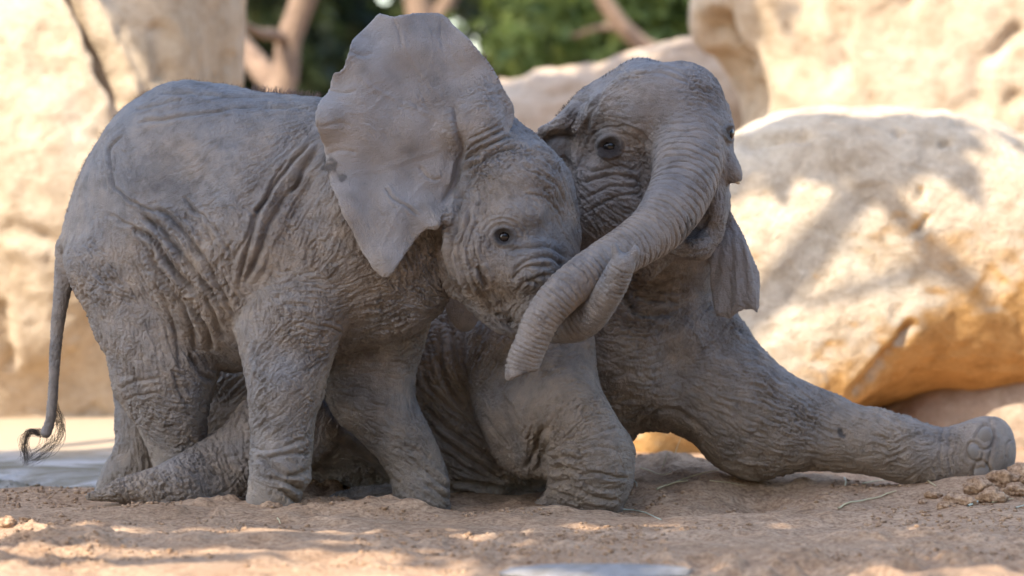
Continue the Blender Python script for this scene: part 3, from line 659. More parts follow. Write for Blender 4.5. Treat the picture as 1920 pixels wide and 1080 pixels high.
ctrlB = {
 'head': [(1150, 150, -35, .7), (1250, 140, 15, .5), (1200, 200, 0, .05), (1270, 200, 0, .3, 8), (1090, 190, -60, .8), (1150, 235, 0, .8, 8), (1170, 300, 22, 1.0, 9), (1205, 250, 38, 1.0, 9), (1115, 330, 20, 1.2, 11), (1095, 390, 55, 1.0), (1150, 350, 12, 1.2, 11), (1180, 390, 15, 1.2, 11), (1130, 440, 52, .9, 8), (1330, 190, 25, .4), (1350, 300, 85, .4), (1345, 400, 80, .6), (1300, 470, 10, .5), (1080, 270, 80, 1.1), (1070, 330, 60, 1.2)],
 'trunk': [(1290, 220, 0, .6, 8)], 'ear_fold': [(1040, 240, -40, .8)], 'throat': [(1215, 510, 0, .7)],
 'lip': [(1350, 380, 85, .5)], 'chin': [(1300, 460, 5, .5)], 'neck': [(1200, 560, 10, 1.2), (1250, 560, 0, .9), (1300, 540, -10, .4)],
 'torso': [(810, 650, 80, 1.2, 12), (840, 720, 60, 1.4, 12), (850, 800, 36, 1.5, 11), (900, 870, 27, 1.5, 11), (950, 920, 5, 1.6, 12), (1140, 640, 12, 1.4), (1200, 720, 2, 1.1), (1170, 580, 18, 1.4), (1150, 780, -12, 1.1), (1250, 620, -50, .9), (1280, 640, -60, .9), (1250, 540, 0, .6), (650, 900, 0, 1.2), (1200, 650, 5, 1.3)],
 'fore_near': [(900, 660, -62, .8), (1000, 640, -48, .7), (920, 760, 45, .6), (950, 850, 48, 1), (1000, 820, -65, 1.5, 11), (1060, 770, -60, .7), (1045, 870, 0, 1.5, 10), (1045, 920, 10, 1.5, 10), (1130, 860, 0, .4, 7), (1130, 800, -15, .35, 8), (1100, 690, 5, .6), (1060, 680, -40, .6), (985, 740, -50, .25)],
 'shoulder_ridge': [(1105, 680, 5, .6)],
 'fore_far': [(1330, 640, -38, 1.0), (1380, 700, 2, 1.1), (1330, 760, 36, 1.2), (1420, 790, 25, 1.3), (1420, 860, 20, 1.1), (1340, 700, 5, 1.2), (1520, 800, 15, 1.1), (1520, 740, 45, .8), (1620, 820, 10, .9), (1650, 790, 35, .8), (1700, 850, -18, .9), (1740, 840, -12, .9), (1780, 850, 82, 1.1, 8), (1815, 860, 82, .2), (1850, 850, 0, 0.02), (1760, 900, 85, 1.1, 8), (1875, 850, 0, 0.02)],
 'hind_near': [(230, 915, 55, .9), (300, 890, 66, 0.9, 11), (360, 880, 70, 0.95, 11), (410, 850, 72, 1.1, 12), (440, 820, 78, 1.1, 12), (430, 900, 55, 1.0), (620, 800, -48, .8)],
 'hind_far': [(670, 930, -10, 1.0)], 'rump': [(430, 750, -40, 1.0)], 'flap': [(680, 840, 40, .4)],
 'ear': [(1380, 500, 75, .3, 7), (1040, 250, -40, .5), (870, 590, 0, .1)],
}
BT, BF, BH = ['torso'], ['fore_near'], ['head']
foldsB = [
 ([(825, 610), (826, 675), (842, 735), (875, 775)], 8, 7, BT), ([(797, 700), (817, 740), (855, 772), (890, 800)], 7, 7, BT), ([(850, 620), (852, 665), (860, 700), (880, 740)], 7, 6, BT),
 ([(797, 770), (835, 797), (880, 830), (925, 865), (945, 885)], 7, 7, BT), ([(810, 807), (860, 847), (910, 880), (955, 897), (1030, 902)], 8, 7, BT), ([(827, 845), (872, 875), (920, 895)], 7, 6, BT),
 ([(842, 900), (910, 906), (985, 912), (1025, 912)], 8, 8, BT), ([(842, 922), (910, 930), (972, 937), (1010, 938)], 7, 7, BT), ([(800, 740), (840, 775), (890, 815), (915, 840)], 5, 5, BT), ([(805, 660), (812, 700), (835, 745)], 5, 5, BT),
 ([(1082, 890), (1120, 885), (1150, 892), (1180, 896)], 5, 5, BF), ([(1060, 900), (1095, 925), (1135, 936), (1158, 934)], 6, 6, BF), ([(1092, 822), (1122, 810), (1162, 802)], 3, 5, BF), ([(1085, 845), (1120, 838), (1160, 846)], 2, 4, BF),
 ([(1032, 862), (1060, 858), (1085, 855)], 6, 6, BF), ([(1034, 880), (1065, 878), (1090, 880)], 6, 6, BF), ([(1032, 902), (1065, 900), (1085, 905)], 7, 6, BF), ([(1026, 920), (1060, 925), (1090, 940)], 6, 6, BF),
 ([(905, 780), (935, 815), (955, 840)], 4, 5, BF), ([(945, 740), (965, 775), (975, 800)], 3, 5, BF), ([(985, 880), (1000, 845), (1015, 810), (1030, 800)], 8, 8, BF), ([(1008, 880), (1018, 850), (1030, 830)], 6, 6, BF),
 ([(1165, 545), (1185, 576), (1206, 587), (1232, 589), (1258, 585)], 12, 10, ['torso', 'neck']), ([(1177, 535), (1206, 560), (1250, 568)], 5, 6, ['torso', 'neck']), ([(1150, 570), (1180, 600), (1230, 605)], 5, 6, ['torso', 'neck']),
 ([(1100, 250), (1106, 215), (1120, 190), (1128, 165)], 5, 7, BH), ([(1075, 205), (1095, 190), (1112, 187)], 4, 5, BH), ([(1150, 133), (1190, 128), (1240, 125), (1290, 142)], 3, 4, BH), ([(1135, 150), (1180, 140), (1230, 137), (1280, 150), (1330, 175)], 3, 4, BH), ([(1125, 170), (1145, 155), (1200, 146)], 3, 4, BH),
 ([(1085, 315), (1120, 318), (1160, 310), (1190, 320)], 5, 5, BH), ([(1090, 345), (1130, 330), (1175, 330), (1205, 345)], 5, 5, BH), ([(1095, 375), (1140, 352), (1180, 350), (1210, 352)], 4, 5, BH), ([(1100, 400), (1150, 372), (1200, 365)], 4, 5, BH), ([(1095, 290), (1080, 320), (1085, 350)], 5, 6, BH),
 ([(1155, 235), (1185, 240), (1210, 255), (1225, 275)], 4, 4, BH), ([(1165, 250), (1195, 262), (1215, 280)], 3, 4, BH), ([(1170, 285), (1195, 285), (1215, 300)], 3, 4, BH),
 ([(1282, 445), (1300, 440), (1318, 420), (1330, 400)], 6, 6, ['chin', 'lip', 'head']), ([(1268, 470), (1295, 474), (1325, 468)], 3, 4, ['chin']),
 ([(1015, 270), (1035, 255), (1058, 252), (1070, 260)], 12, 10, ['ear', 'ear_fold', 'head']),
 ([(1050, 290), (1068, 310), (1075, 350), (1080, 390)], 8, 9, ['ear', 'head']),
 ([(1195, 805), (1215, 780), (1250, 768), (1300, 785), (1330, 815)], 5, 7, ['torso', 'fore_far']), ([(1350, 862), (1390, 875), (1430, 890)], 6, 8, ['fore_far']),
 ([(1770, 800), (1763, 840), (1768, 880), (1762, 915)], 2, 5, ['fore_far']), ([(1785, 805), (1778, 840), (1785, 885), (1780, 915)], 1.5, 5, ['fore_far']),
 ([(1854, 787), (1862, 800), (1859, 840), (1850, 890)], 3.5, 5, ['fore_far']), ([(1895, 822), (1886, 832), (1884, 858)], 2.5, 3, ['fore_far']),
 ([(1862.5, 824.2), (1856.0, 836.5), (1845.7, 842.5), (1835.5, 839.9), (1829.3, 829.7), (1829.5, 815.8), (1836.0, 803.5), (1846.3, 797.5), (1856.5, 800.1), (1862.7, 810.3), (1862.5, 824.2)], 3.2, 4, ['fore_far']),
 ([(1840.8, 842.2), (1842.5, 853.6), (1838.3, 862.8), (1829.8, 866.4), (1820.2, 863.0), (1813.2, 853.8), (1811.5, 842.4), (1815.7, 833.2), (1824.2, 829.6), (1833.8, 833.0), (1840.8, 842.2)], 3.2, 4, ['fore_far']),
 ([(1854.0, 891.6), (1845.4, 898.5), (1834.7, 899.1), (1826.0, 893.2), (1822.7, 883.0), (1826.0, 872.4), (1834.6, 865.5), (1845.3, 864.9), (1854.0, 870.8), (1857.3, 881.0), (1854.0, 891.6)], 3.2, 4, ['fore_far']),
]
ringsB = {'trunk': (19, 8.5, 5.5, 3.6, 0.2)}
eyesB = [(1143, 275, 15, -0.25, 0.82), (1370, 250, 10, 1.3, 0.8)]
VB, QB, PB, STB, _ = build_skin(calf_B(), ctrlB, foldsB, ringsB, eyesB, patches=[(1577, 813, 10, .85), (1300, 438, 26, .7), (397, 863, 9, .5), (984, 699, 9, .5)], dusty={'ear': 0.7, 'head': 0.15, 'trunk': 0.12})
baseB = world(1000, 930, 300); baseB[2] = 0
calfB = tag(empty('elephant_calf', baseB), 'brownish grey elephant calf lying on the sand with one foreleg stretched out', 'elephant')
skin_object('body', VB, QB, STB, skinB, calfB)
dB = front_depth(VB, QB, 1143, 275, 5)
place_ball('eye', 1143, 275, dB+11.0, (15.5, 14, 14.5), eye_mat, calfB)
place_ball('eye', 1368, 250, 104, (9, 14, 13), eye_mat, calfB)
place_ball('tusk', 1382, 340, 88, (7, 5, 5), tusk_mat, calfB, (0, 0.6, 0))
wf = VB[(np.hypot(VB[:, 0]-1845, VB[:, 1]-822) < 8)][:, 2].min()
for (u, v, a, b, rt) in [(1846, 820, 15, 21, 0.25), (1827, 848, 13, 17, -0.4), (1840, 884, 15, 17, 0.6)]:
    wf = front_depth(VB, QB, u, v, 6)
    place_ball('toenail', u, v, wf+4.5, (a, 6.5, b), nail_mat, calfB, (0, rt, 0))
place_ball('toenail', 402, 950, -62, (34, 26, 17), simple_mat('nail_pale', (0.27, 0.26, 0.265), 0.5), calfB, (0, 0.1, 0))
lash = []
for i in range(34):
    t = i/33; u = 1124+36*t; v = 283+6*math.sin(t*3.1)
    lash.append(np.array([(u, v-8, dB-4), (u-2+3*t, v+2, dB-13), (u-4+5*t, v+8, dB-17)]))
hair_px(lash, 0.5, calfB, hair_mat, 'eyelashes')
fz3 = []; fuzz([(1045, 220), (1063, 200), (1080, 182), (1100, 164)], 160, 7, 190, R(130), 0.5, fz3); fuzz([(1130, 145), (1190, 110), (1240, 118), (1290, 135)], 60, 5, 150, R(80), 0.5, fz3)
fuzz([(1340, 465), (1348, 440), (1357, 413)], 40, 9, 110, R(-20), 0.6, fz3)
hair_px(fz3, 0.45, calfB, hair_mat, 'head_hair')
# ------------------------------------------------------------------ ground
def gauss(X, Y, cx, cy, sx, sy, a, rot=0.0):
    c, s = math.cos(rot), math.sin(rot); dx, dy = X-cx, Y-cy
    return a*np.exp(-((c*dx+s*dy)/sx)**2-((-s*dx+c*dy)/sy)**2)
def ground_h(X, Y):
    P = np.stack([X, Y, 0*X], -1)
    near = smooth01((1.3-Y)/0.6)*smooth01((Y+6)/2)*smooth01((3.5-np.abs(X))/1.0)
    h = 0.012*fbm(P/0.42+3, 2)+0.009*fbm(P/0.13+5, 2)
    lump = fbm(P/0.055+11, 3); h = h+0.012*np.maximum(lump, -0.2)*np.clip(0.7+0.9*fbm(P/0.5+21, 2), 0.1, 1.6)
    h = h+gauss(X, Y, -0.28, -0.27, 0.11, 0.09, 0.034)+gauss(X, Y, 0.10, -0.10, 0.17, 0.08, 0.032)+gauss(X, Y, -0.85, -0.28, 0.25, 0.12, 0.014)
    h = h+gauss(X, Y, -1.08, 0.22, 0.22, 0.12, 0.020)+gauss(X, Y, -0.62, -0.14, 0.2, 0.08, 0.030)+gauss(X, Y, -0.42, -0.30, 0.12, 0.06, 0.016)
    h = h+gauss(X, Y, 0.60, -0.42, 0.55, 0.10, 0.020)-gauss(X, Y, 0.42, -0.05, 0.35, 0.22, 0.030)
    h = h+gauss(X, Y, 0.42, 0.80, 0.22, 0.20, 0.070)+gauss(X, Y, 0.70, 0.52, 0.35, 0.15, 0.035)
    h = h+gauss(X, Y, 1.22, 0.30, 0.28, 0.16, 0.040)+gauss(X, Y, 1.05, -0.35, 0.3, 0.12, 0.015)
    h = h-gauss(X, Y, 0.595, 0.27, 0.085, 0.13, 0.045)+gauss(X, Y, 0.50, 0.36, 0.05, 0.16, 0.012)
    h = h-gauss(X, Y, -0.5, -0.75, 0.3, 0.10, 0.014)+gauss(X, Y, -0.75, -1.0, 0.5, 0.12, 0.012)
    return h*near
def nonuni(fine0, fine1, step, far0, far1):
    a = list(np.arange(fine0, fine1+1e-6, step)); s = step
    lo = []; x = fine0
    while x > far0: s *= 1.35; x -= s; lo.append(x)
    s = step; hi = []; x = fine1
    while x < far1: s *= 1.35; x += s; hi.append(x)
    return np.array(lo[::-1]+a+hi)
gx = nonuni(-1.45, 1.45, 0.0075, -150, 150); gy = nonuni(-1.8, 1.0, 0.0075, -40, 400)
GX, GY = np.meshgrid(gx, gy, indexing='ij'); GZ = ground_h(GX, GY)
ii = np.arange(len(gx)*len(gy)).reshape(len(gx), len(gy))
GF = np.stack([ii[:-1, :-1], ii[1:, :-1], ii[1:, 1:], ii[:-1, 1:]], -1).reshape(-1, 4)
m_sand, nt_, b_ = new_mat('sand'); co = coords(nt_)
n_big = noise_node(nt_, co, 3.2, 6, 0.6); n_fine = noise_node(nt_, co, 90, 5, 0.7); n_mid = noise_node(nt_, co, 22, 6, 0.65)
c1 = ramp(nt_, n_big, [(0.3, (0.35, 0.220, 0.128)), (0.7, (0.47, 0.322, 0.205))]).outputs[0]
c1 = mixc(nt_, 1.0, c1, ramp(nt_, n_mid, [(0.3, (0.74, 0.70, 0.67)), (0.65, (1.08, 1.08, 1.08))]).outputs[0], 'MULTIPLY')
c1 = mixc(nt_, 1.0, c1, ramp(nt_, n_fine, [(0.34, (0.55, 0.50, 0.48)), (0.6, (1.15, 1.15, 1.15))]).outputs[0], 'MULTIPLY')
# pale swept floor beyond the sand, left of the calves
sx = nt_.nodes.new('ShaderNodeSeparateXYZ'); nt_.links.new(co, sx.inputs[0])
def mth(op, a, b=None):
    n = nt_.nodes.new('ShaderNodeMath'); n.operation = op
    for s_, x in ((n.inputs[0], a), (n.inputs[1], b)):
        if x is None: continue
        if isinstance(x, (int, float)): s_.default_value = x
        else: nt_.links.new(x, s_)
    return n.outputs[0]
edge = mth('ADD', sx.outputs['Y'], mth('MULTIPLY', mth('SUBTRACT', n_mid, 0.5), 0.5))
far_mask = mth('MULTIPLY', ramp(nt_, mth('SUBTRACT', edge, 0.15), [(0.33, (0, 0, 0)), (0.42, (1, 1, 1))]).outputs[0], ramp(nt_, mth('MULTIPLY', sx.outputs['X'], -1.0), [(0.2, (0, 0, 0)), (0.6, (1, 1, 1))]).outputs[0])
patch = noise_node(nt_, co, 4.5, 5, 0.6, 0.6)
pale = ramp(nt_, patch, [(0.38, (0.15, 0.125, 0.08)), (0.50, (0.25, 0.22, 0.18)), (0.60, (0.37, 0.34, 0.31))]).outputs[0]
pale = mixc(nt_, ramp(nt_, mth('MULTIPLY', edge, 0.3), [(0.46, (0, 0, 0)), (0.60, (1, 1, 1))]).outputs[0], pale, (0.42, 0.31, 0.20))  # far strip goes warm sand, its sunlit look painted into the colour
c1 = mixc(nt_, far_mask, c1, pale)
nt_.links.new(c1, b_.inputs['Base Color']); b_.inputs['Roughness'].default_value = 0.95; b_.inputs['Specular IOR Level'].default_value = 0.15
nt_.links.new(bump(nt_, n_fine, 0.9, 0.008, bump(nt_, n_mid, 0.4, 0.01)), b_.inputs['Normal'])
ground = tag(link('ground', mesh_from('ground', np.stack([GX, GY, GZ], -1).reshape(-1, 3), GF), m_sand), kind='structure')
def on_ground(u, v):
    Ys = np.linspace(-1.8, 2.6, 900); p = world(np.full(900, u), np.full(900, v), Ys*800)
    below = np.nonzero(p[:, 2] <= ground_h(p[:, 0], p[:, 1]))[0]
    i = below[0] if len(below) else 899
    q = p[i].copy(); q[2] = ground_h(q[0], q[1]); return q

# crumbs of sand
def ico():
    bm = bmesh.new(); bmesh.ops.create_icosphere(bm, subdivisions=1, radius=1.0)
    V = np.array([v.co[:] for v in bm.verts]); F = np.array([[v.index for v in f.verts] for f in bm.faces]); bm.free(); return V, F
IV, IF = ico()
def lumps(pos, rad, name, mat, sub=None, flat=0.7):
    VV, FF = [], []; n = len(pos)
    ang = RNG.random((n, 3))*6.28
    for i in range(n):
        M = np.array(Matrix.Rotation(ang[i, 0], 3, 'Z') @ Matrix.Rotation(ang[i, 1], 3, 'X'))
        v = IV*(1+0.35*(RNG.random((len(IV), 1))-0.5)*2); v = (v@M.T)*rad[i]*np.array([1, 1, flat])
        VV.append(v+pos[i]); FF.append(IF+i*len(IV))
    return link(name, mesh_from(name, np.concatenate(VV), np.concatenate(FF)), mat)
px_ = RNG.random(16000)*2.8-1.4; py_ = RNG.random(16000)*2.5-1.7
dens = fbm(np.stack([px_, py_, 0*px_], -1)/0.22+40, 2); k_ = dens > 0.05; px_, py_ = px_[k_], py_[k_]
rad_ = 0.0018+0.0060*RNG.random(len(px_))**3
tag(lumps(np.stack([px_, py_, ground_h(px_, py_)+rad_*0.2], -1), rad_, 'sand_crumbs', m_sand), 'loose crumbs of sand scattered over the ground', 'sand', kind='stuff')
# clods pushed up by the stretched foot
CV, CF = None, None
bm = bmesh.new(); bmesh.ops.create_icosphere(bm, subdivisions=4, radius=1.0); CV = np.array([v.co[:] for v in bm.verts]); CF = np.array([[v.index for v in f.verts] for f in bm.faces]); bm.free()
for i, (u, v, r) in enumerate([(1835, 905, 26), (1880, 893, 30), (1915, 880, 26), (1860, 925, 24), (1790, 930, 22), (1750, 925, 14), (1905, 915, 20), (1770, 945, 12), (1815, 938, 15), (1730, 938, 9), (1940, 900, 28), (12, 985, 17), (48, 978, 10)]):
    q = on_ground(u, v+r*0.6); q = q if u > 200 else on_ground(u, v)
    s_ = r/800.0; d_ = 1+0.28*fbm(CV*1.3+i*5, 3)+0.10*fbm(CV*4+i*3, 3)
    vv = CV*d_[:, None]*s_*np.array([1.1, 1.0, 0.72])
    o = link('sand_clod', mesh_from('sand_clod', vv, CF), m_sand); o.location = (q[0], q[1], q[2]+s_*0.25)
    tag(o, ('large crumbly clod of damp sand heaped against the stretched out foot' if r >= 24 else 'fist sized clod of damp sand at the edge of the heap by the foot' if r > 13 else 'small loose clod of damp sand under the stretched ankle') if u > 200 else 'small clod of sand on the open sand near the tail tuft', 'clod', 'sand clods by the foot' if u > 200 else 'sand clods below the tail')

# ------------------------------------------------------------------ rocks
def rock_material(name, light, dark, warm, scale=1.0, stain_bounce=None):
    m, nt, b = new_mat(name); co = coords(nt)
    a = noise_node(nt, co, 2.2*scale, 7, 0.6, 0.4); f = noise_node(nt, co, 38*scale, 8, 0.7); g = noise_node(nt, co, 9*scale, 7, 0.65, 0.2)
    c = ramp(nt, a, [(0.3, dark), (0.5, light), (0.72, warm)]).outputs[0]
    if stain_bounce is not None:   # pale weathered upper faces; undersides get ochre staining plus painted warm bounce light
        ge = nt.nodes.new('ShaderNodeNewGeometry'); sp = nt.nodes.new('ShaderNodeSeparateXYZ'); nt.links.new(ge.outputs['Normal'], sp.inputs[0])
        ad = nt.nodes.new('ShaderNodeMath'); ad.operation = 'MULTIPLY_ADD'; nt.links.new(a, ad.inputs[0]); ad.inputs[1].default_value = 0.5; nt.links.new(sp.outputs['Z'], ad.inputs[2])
        c = mixc(nt, ramp(nt, ad.outputs[0], [(0.0, (0, 0, 0)), (0.34, (1, 1, 1))]).outputs[0], stain_bounce, c)
    c = mixc(nt, 1.0, c, ramp(nt, g, [(0.30, (0.72, 0.68, 0.62)), (0.52, (1.0, 1.0, 1.0)), (0.7, (1.08, 1.08, 1.08))]).outputs[0], 'MULTIPLY')
    c = mixc(nt, 1.0, c, ramp(nt, f, [(0.3, (0.86, 0.84, 0.82)), (0.6, (1.04, 1.04, 1.04))]).outputs[0], 'MULTIPLY')
    nt.links.new(c, b.inputs['Base Color']); b.inputs['Roughness'].default_value = 0.9; b.inputs['Specular IOR Level'].default_value = 0.2
    nt.links.new(bump(nt, f, 0.6, 0.014, bump(nt, g, 0.5, 0.03)), b.inputs['Normal'])
    return m
m_rock = rock_material('rock_cream', (0.47, 0.365, 0.25), (0.40, 0.295, 0.185), (0.50, 0.40, 0.295))
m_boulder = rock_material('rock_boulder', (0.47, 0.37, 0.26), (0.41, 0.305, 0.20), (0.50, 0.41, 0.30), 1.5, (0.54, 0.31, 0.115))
m_rock2 = rock_material('rock_tan', (0.44, 0.33, 0.235), (0.36, 0.26, 0.18), (0.46, 0.37, 0.28), 1.4)
def rock(name, solid, mat, label, folds=(), amps=(40, 14, 5), splits=1, seed=0):
    V, Q, part = solid.mesh(); E = get_edges(Q); V = laplace(V, E, 4)
    for _ in range(splits):
        V, Q, (part,) = subdivide(V, Q, [part], E); E = get_edges(Q); V = laplace(V, E, 2)
    Nn = vnormals(V, Q); front = smooth01((-Nn[:, 2]+0.1)/0.5)
    P = V+seed*57.0
    d = amps[0]*fbm(P/420.0, 3, 0.45)+amps[1]*fbm(P/120.0+5, 3)+amps[2]*fbm(P/34.0+9, 3)
    pit = fbm(P/60.0+31, 2); d = d-amps[1]*0.9*smooth01((pit-0.45)/0.3)
    for pts, dep, wid, bias in folds:
        poly = catmull(pts, False, 6); wob = np.stack([vnoise(P/40.0), vnoise(P/40.0+8)], 1)*wid*0.5
        dd, t = seg_dist(V[:, 0]+wob[:, 0], V[:, 1]+wob[:, 1], poly, False, True); T_ = len(poly)-1
        end = smooth01(np.minimum(t, T_-t)/(0.2*T_)+0.1)
        d = d+front*end*dep*(-np.exp(-(dd/wid)**2)+bias*np.exp(-((dd-2.2*wid)/(1.3*wid))**2))
    V = V+Nn*d[:, None]
    Wv = world(V[:, 0], V[:, 1], V[:, 2]); base = Wv.mean(0); base[2] = 0
    o = link(name, mesh_from(name, Wv-base, Q), mat); o.location = base
    return tag(o, label, 'rock')
s = Solid((-1100, -700, 2300), (560, 1100, 4000), 18)
s.inflate('r', [(-1000, -600), (300, -620), (430, -500), (446, -200), (447, 0), (446, 100), (440, 200), (430, 500), (420, 900), (300, 1050), (-1000, 1050)], 3150, 1.2, 30, cap=640)
s.ball('r', (60, 250, 2640), (190, 420, 120), 120); s.ball('r', (270, 60, 2700), (70, 300, 90), 80)
rock('rock_wall', s, m_rock, 'tall sunlit cream rock face behind the standing calf and its tail', [([(120, -60), (160, 30), (178, 80), (196, 130), (212, 175), (228, 215)], 75, 13, 0.25), ([(0, 420), (60, 440), (120, 470)], 18, 18, 0.1), ([(20, 700), (10, 640), (0, 560)], 25, 12, 0.2), ([(280, 40), (300, 90), (296, 160)], 20, 18, 0.2)], (24, 7, 2.5), 1, 1)
s = Solid((1000, 150, 900), (2450, 1000, 2700), 15)
s.inflate('r', [(1260, 330), (1378, 249), (1445, 223), (1507, 205), (1570, 198), (1658, 197), (1741, 205), (1818, 213), (1870, 223), (1920, 246), (2060, 300), (2200, 420), (2260, 580), (2200, 690), (2060, 715), (1920, 719), (1798, 726), (1726, 741), (1658, 765), (1590, 800), (1480, 860), (1320, 900), (1180, 900), (1090, 850), (1070, 740), (1100, 580), (1180, 430)], 1760, 1.35, 30, cap=480)
s.inflate('r', [(1150, 700), (1250, 640), (1420, 592), (1560, 572), (1680, 576), (1718, 598), (1695, 640), (1645, 700), (1600, 760), (1450, 850), (1300, 890), (1180, 880)], 1480, 0.9, 110, cap=170)
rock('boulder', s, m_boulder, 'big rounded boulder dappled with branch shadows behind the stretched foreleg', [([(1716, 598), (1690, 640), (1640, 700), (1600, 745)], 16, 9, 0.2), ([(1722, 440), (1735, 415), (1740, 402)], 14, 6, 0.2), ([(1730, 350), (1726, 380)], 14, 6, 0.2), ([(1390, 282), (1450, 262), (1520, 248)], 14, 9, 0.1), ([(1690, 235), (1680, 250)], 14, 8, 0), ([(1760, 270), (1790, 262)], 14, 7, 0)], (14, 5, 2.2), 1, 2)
s = Solid((1450, 660, 1200), (2500, 1050, 2300), 15)
s.inflate('r', [(1500, 900), (1580, 800), (1690, 735), (1850, 700), (2050, 690), (2300, 720), (2400, 850), (2350, 980), (1550, 980)], 1760, 1.2, 30, cap=330)
rock('low_rock', s, m_rock2, 'low pinkish brown rock tucked under the overhang of the big boulder', (), (14, 8, 3), 1, 3)
s = Solid((700, 20, 3500), (1750, 1000, 5600), 20)
s.inflate('r', [(820, 300), (870, 175), (940, 147), (1060, 130), (1180, 110), (1280, 94), (1340, 90), (1420, 92), (1540, 120), (1620, 250), (1620, 900), (850, 900)], 4500, 1.2, 30, cap=560)
rock('rock_slab', s, m_rock2, 'shaded tan rock ridge showing between the heads of the two calves', ([(1000, 170), (1150, 150), (1300, 130)], 14, 10, 0.2) and [([(1000, 175), (1150, 155), (1300, 140)], 12, 10, 0.2)], (14, 8, 4), 1, 4)
s = Solid((1240, -800, 2800), (3000, 950, 4700), 20)
s.inflate('r', [(1330, -700), (1312, -300), (1312, 0), (1318, 60), (1334, 90), (1355, 98), (1385, 130), (1405, 180), (1420, 260), (1430, 500), (1450, 850), (2900, 850), (2900, -700)], 3800, 1.35, 30, cap=620)
rock('rock_wall', s, m_rock, 'huge sunlit pale rock face rising behind the rounded boulder', [([(1345, 10), (1352, 55), (1366, 88), (1392, 125), (1412, 175), (1440, 250)], 170, 20, 0.0), ([(1850, 120), (1890, 70), (1920, 50)], 22, 12, 0.2), ([(1700, 20), (1720, -20), (1730, -60)], 22, 14, 0.2), ([(1880, 200), (1915, 170)], 20, 14, 0.1), ([(1500, 90), (1560, 130), (1600, 120)], 12, 22, 0.2), ([(1840, 100), (1830, 160), (1850, 215)], 16, 16, 0.2)], (22, 7, 2.2), 1, 5)

# ------------------------------------------------------------------ trees
def leaf_material(name, c0, c1):
    m, nt, b = new_mat(name)
    rnd = N(nt, 'ShaderNodeAttribute', attribute_name='shade')
    nt.links.new(ramp(nt, rnd.outputs['Fac'], [(0.0, c0), (1.0, c1)]).outputs[0], b.inputs['Base Color'])
    b.inputs['Roughness'].default_value = 0.55; b.inputs['Specular IOR Level'].default_value = 0.3
    tr = nt.nodes.new('ShaderNodeBsdfTranslucent'); nt.links.new(nt.nodes[-2].outputs[0], tr.inputs[0])
    mx = nt.nodes.new('ShaderNodeMixShader'); mx.inputs[0].default_value = 0.35
    nt.links.new(b.outputs[0], mx.inputs[1]); nt.links.new(tr.outputs[0], mx.inputs[2]); nt.links.new(mx.outputs[0], nt.nodes['Material Output'].inputs[0])
    return m
m_bark, ntb, bb = new_mat('bark'); cb = coords(ntb); nb = noise_node(ntb, cb, 14, 8, 0.7, 0.5)
ntb.links.new(ramp(ntb, nb, [(0.3, (0.11, 0.065, 0.04)), (0.7, (0.27, 0.175, 0.11))]).outputs[0], bb.inputs['Base Color']); bb.inputs['Roughness'].default_value = 0.9
ntb.links.new(bump(ntb, nb, 0.8, 0.02), bb.inputs['Normal'])
m_leaf_dark = leaf_material('leaf_dark', (0.018, 0.026, 0.010), (0.055, 0.075, 0.022))
m_leaf = leaf_material('leaf_mid', (0.035, 0.060, 0.014), (0.12, 0.16, 0.035))
m_leaf_yel = leaf_material('leaf_bright', (0.05, 0.08, 0.014), (0.17, 0.20, 0.045))
def leaves(clumps, size, mat, name, parent, origin):
    """clumps: (centre, semi axes, count) -> one crown of folded leaf pairs"""
    C = []
    for c, r, n in clumps:
        d = RNG.normal(size=(n, 3)); d /= np.linalg.norm(d, axis=1, keepdims=True); rr = RNG.random((n, 1))**0.45
        k = 1+0.35*vnoise(d*2.2+np.array(c)*3)[:, None]
        C.append(np.array(c)+d*rr*k*np.array(r))
    C = np.concatenate(C); n = len(C)
    a = RNG.normal(size=(n, 3)); a /= np.linalg.norm(a, axis=1, keepdims=True)
    b = np.cross(a, RNG.normal(size=(n, 3))); b /= np.linalg.norm(b, axis=1, keepdims=True)
    nn = np.cross(a, b)
    L = size*(0.6+0.8*RNG.random((n, 1))); Wd = L*0.34
    V = np.stack([C-a*L*0.5, C+b*Wd+nn*L*0.08, C+a*L*0.5-nn*L*0.08, C-b*Wd+nn*L*0.08], 1).reshape(-1, 3)
    F = np.arange(4*n).reshape(-1, 4)
    me = mesh_from(name, V-np.array(origin), F, False)
    at = me.attributes.new('shade', 'FLOAT', 'POINT'); at.data.foreach_set('value', np.repeat(np.clip(RNG.normal(0.45, 0.28, n), 0, 1), 4).astype(np.float32))
    return link(name, me, mat, parent)
def limb(pts, r0, r1, per=6, sides=10, wob=0.02):
    p = catmull(pts, False, per); n = len(p); t = np.linspace(0, 1, n)
    p = p+wob*np.stack([vnoise(p*2.3+5), vnoise(p*2.3+9), vnoise(p*2.3+2)], 1)
    return (p, (r0+(r1-r0)*t)*(1+0.12*vnoise(p*6)), None)
def tree(name, label, base, limbs, clumps, leafsize, leafmat, extra=None):
    t = tag(empty(name, base), label, 'tree')
    o = np.array(base)
    V, F = tubes([(l[0]-o, l[1], None) for l in limbs[:1]], 10); link('trunk', mesh_from('trunk', V, F), m_bark, t)
    for l in limbs[1:]:
        V, F = tubes([(l[0]-o, l[1], None)], 8); link('branch', mesh_from('branch', V, F), m_bark, t)
    if clumps: leaves(clumps, leafsize, leafmat, 'crown', t, base)
    return t
W_ = lambda u, v, Y: world(u, v, Y*800.0)
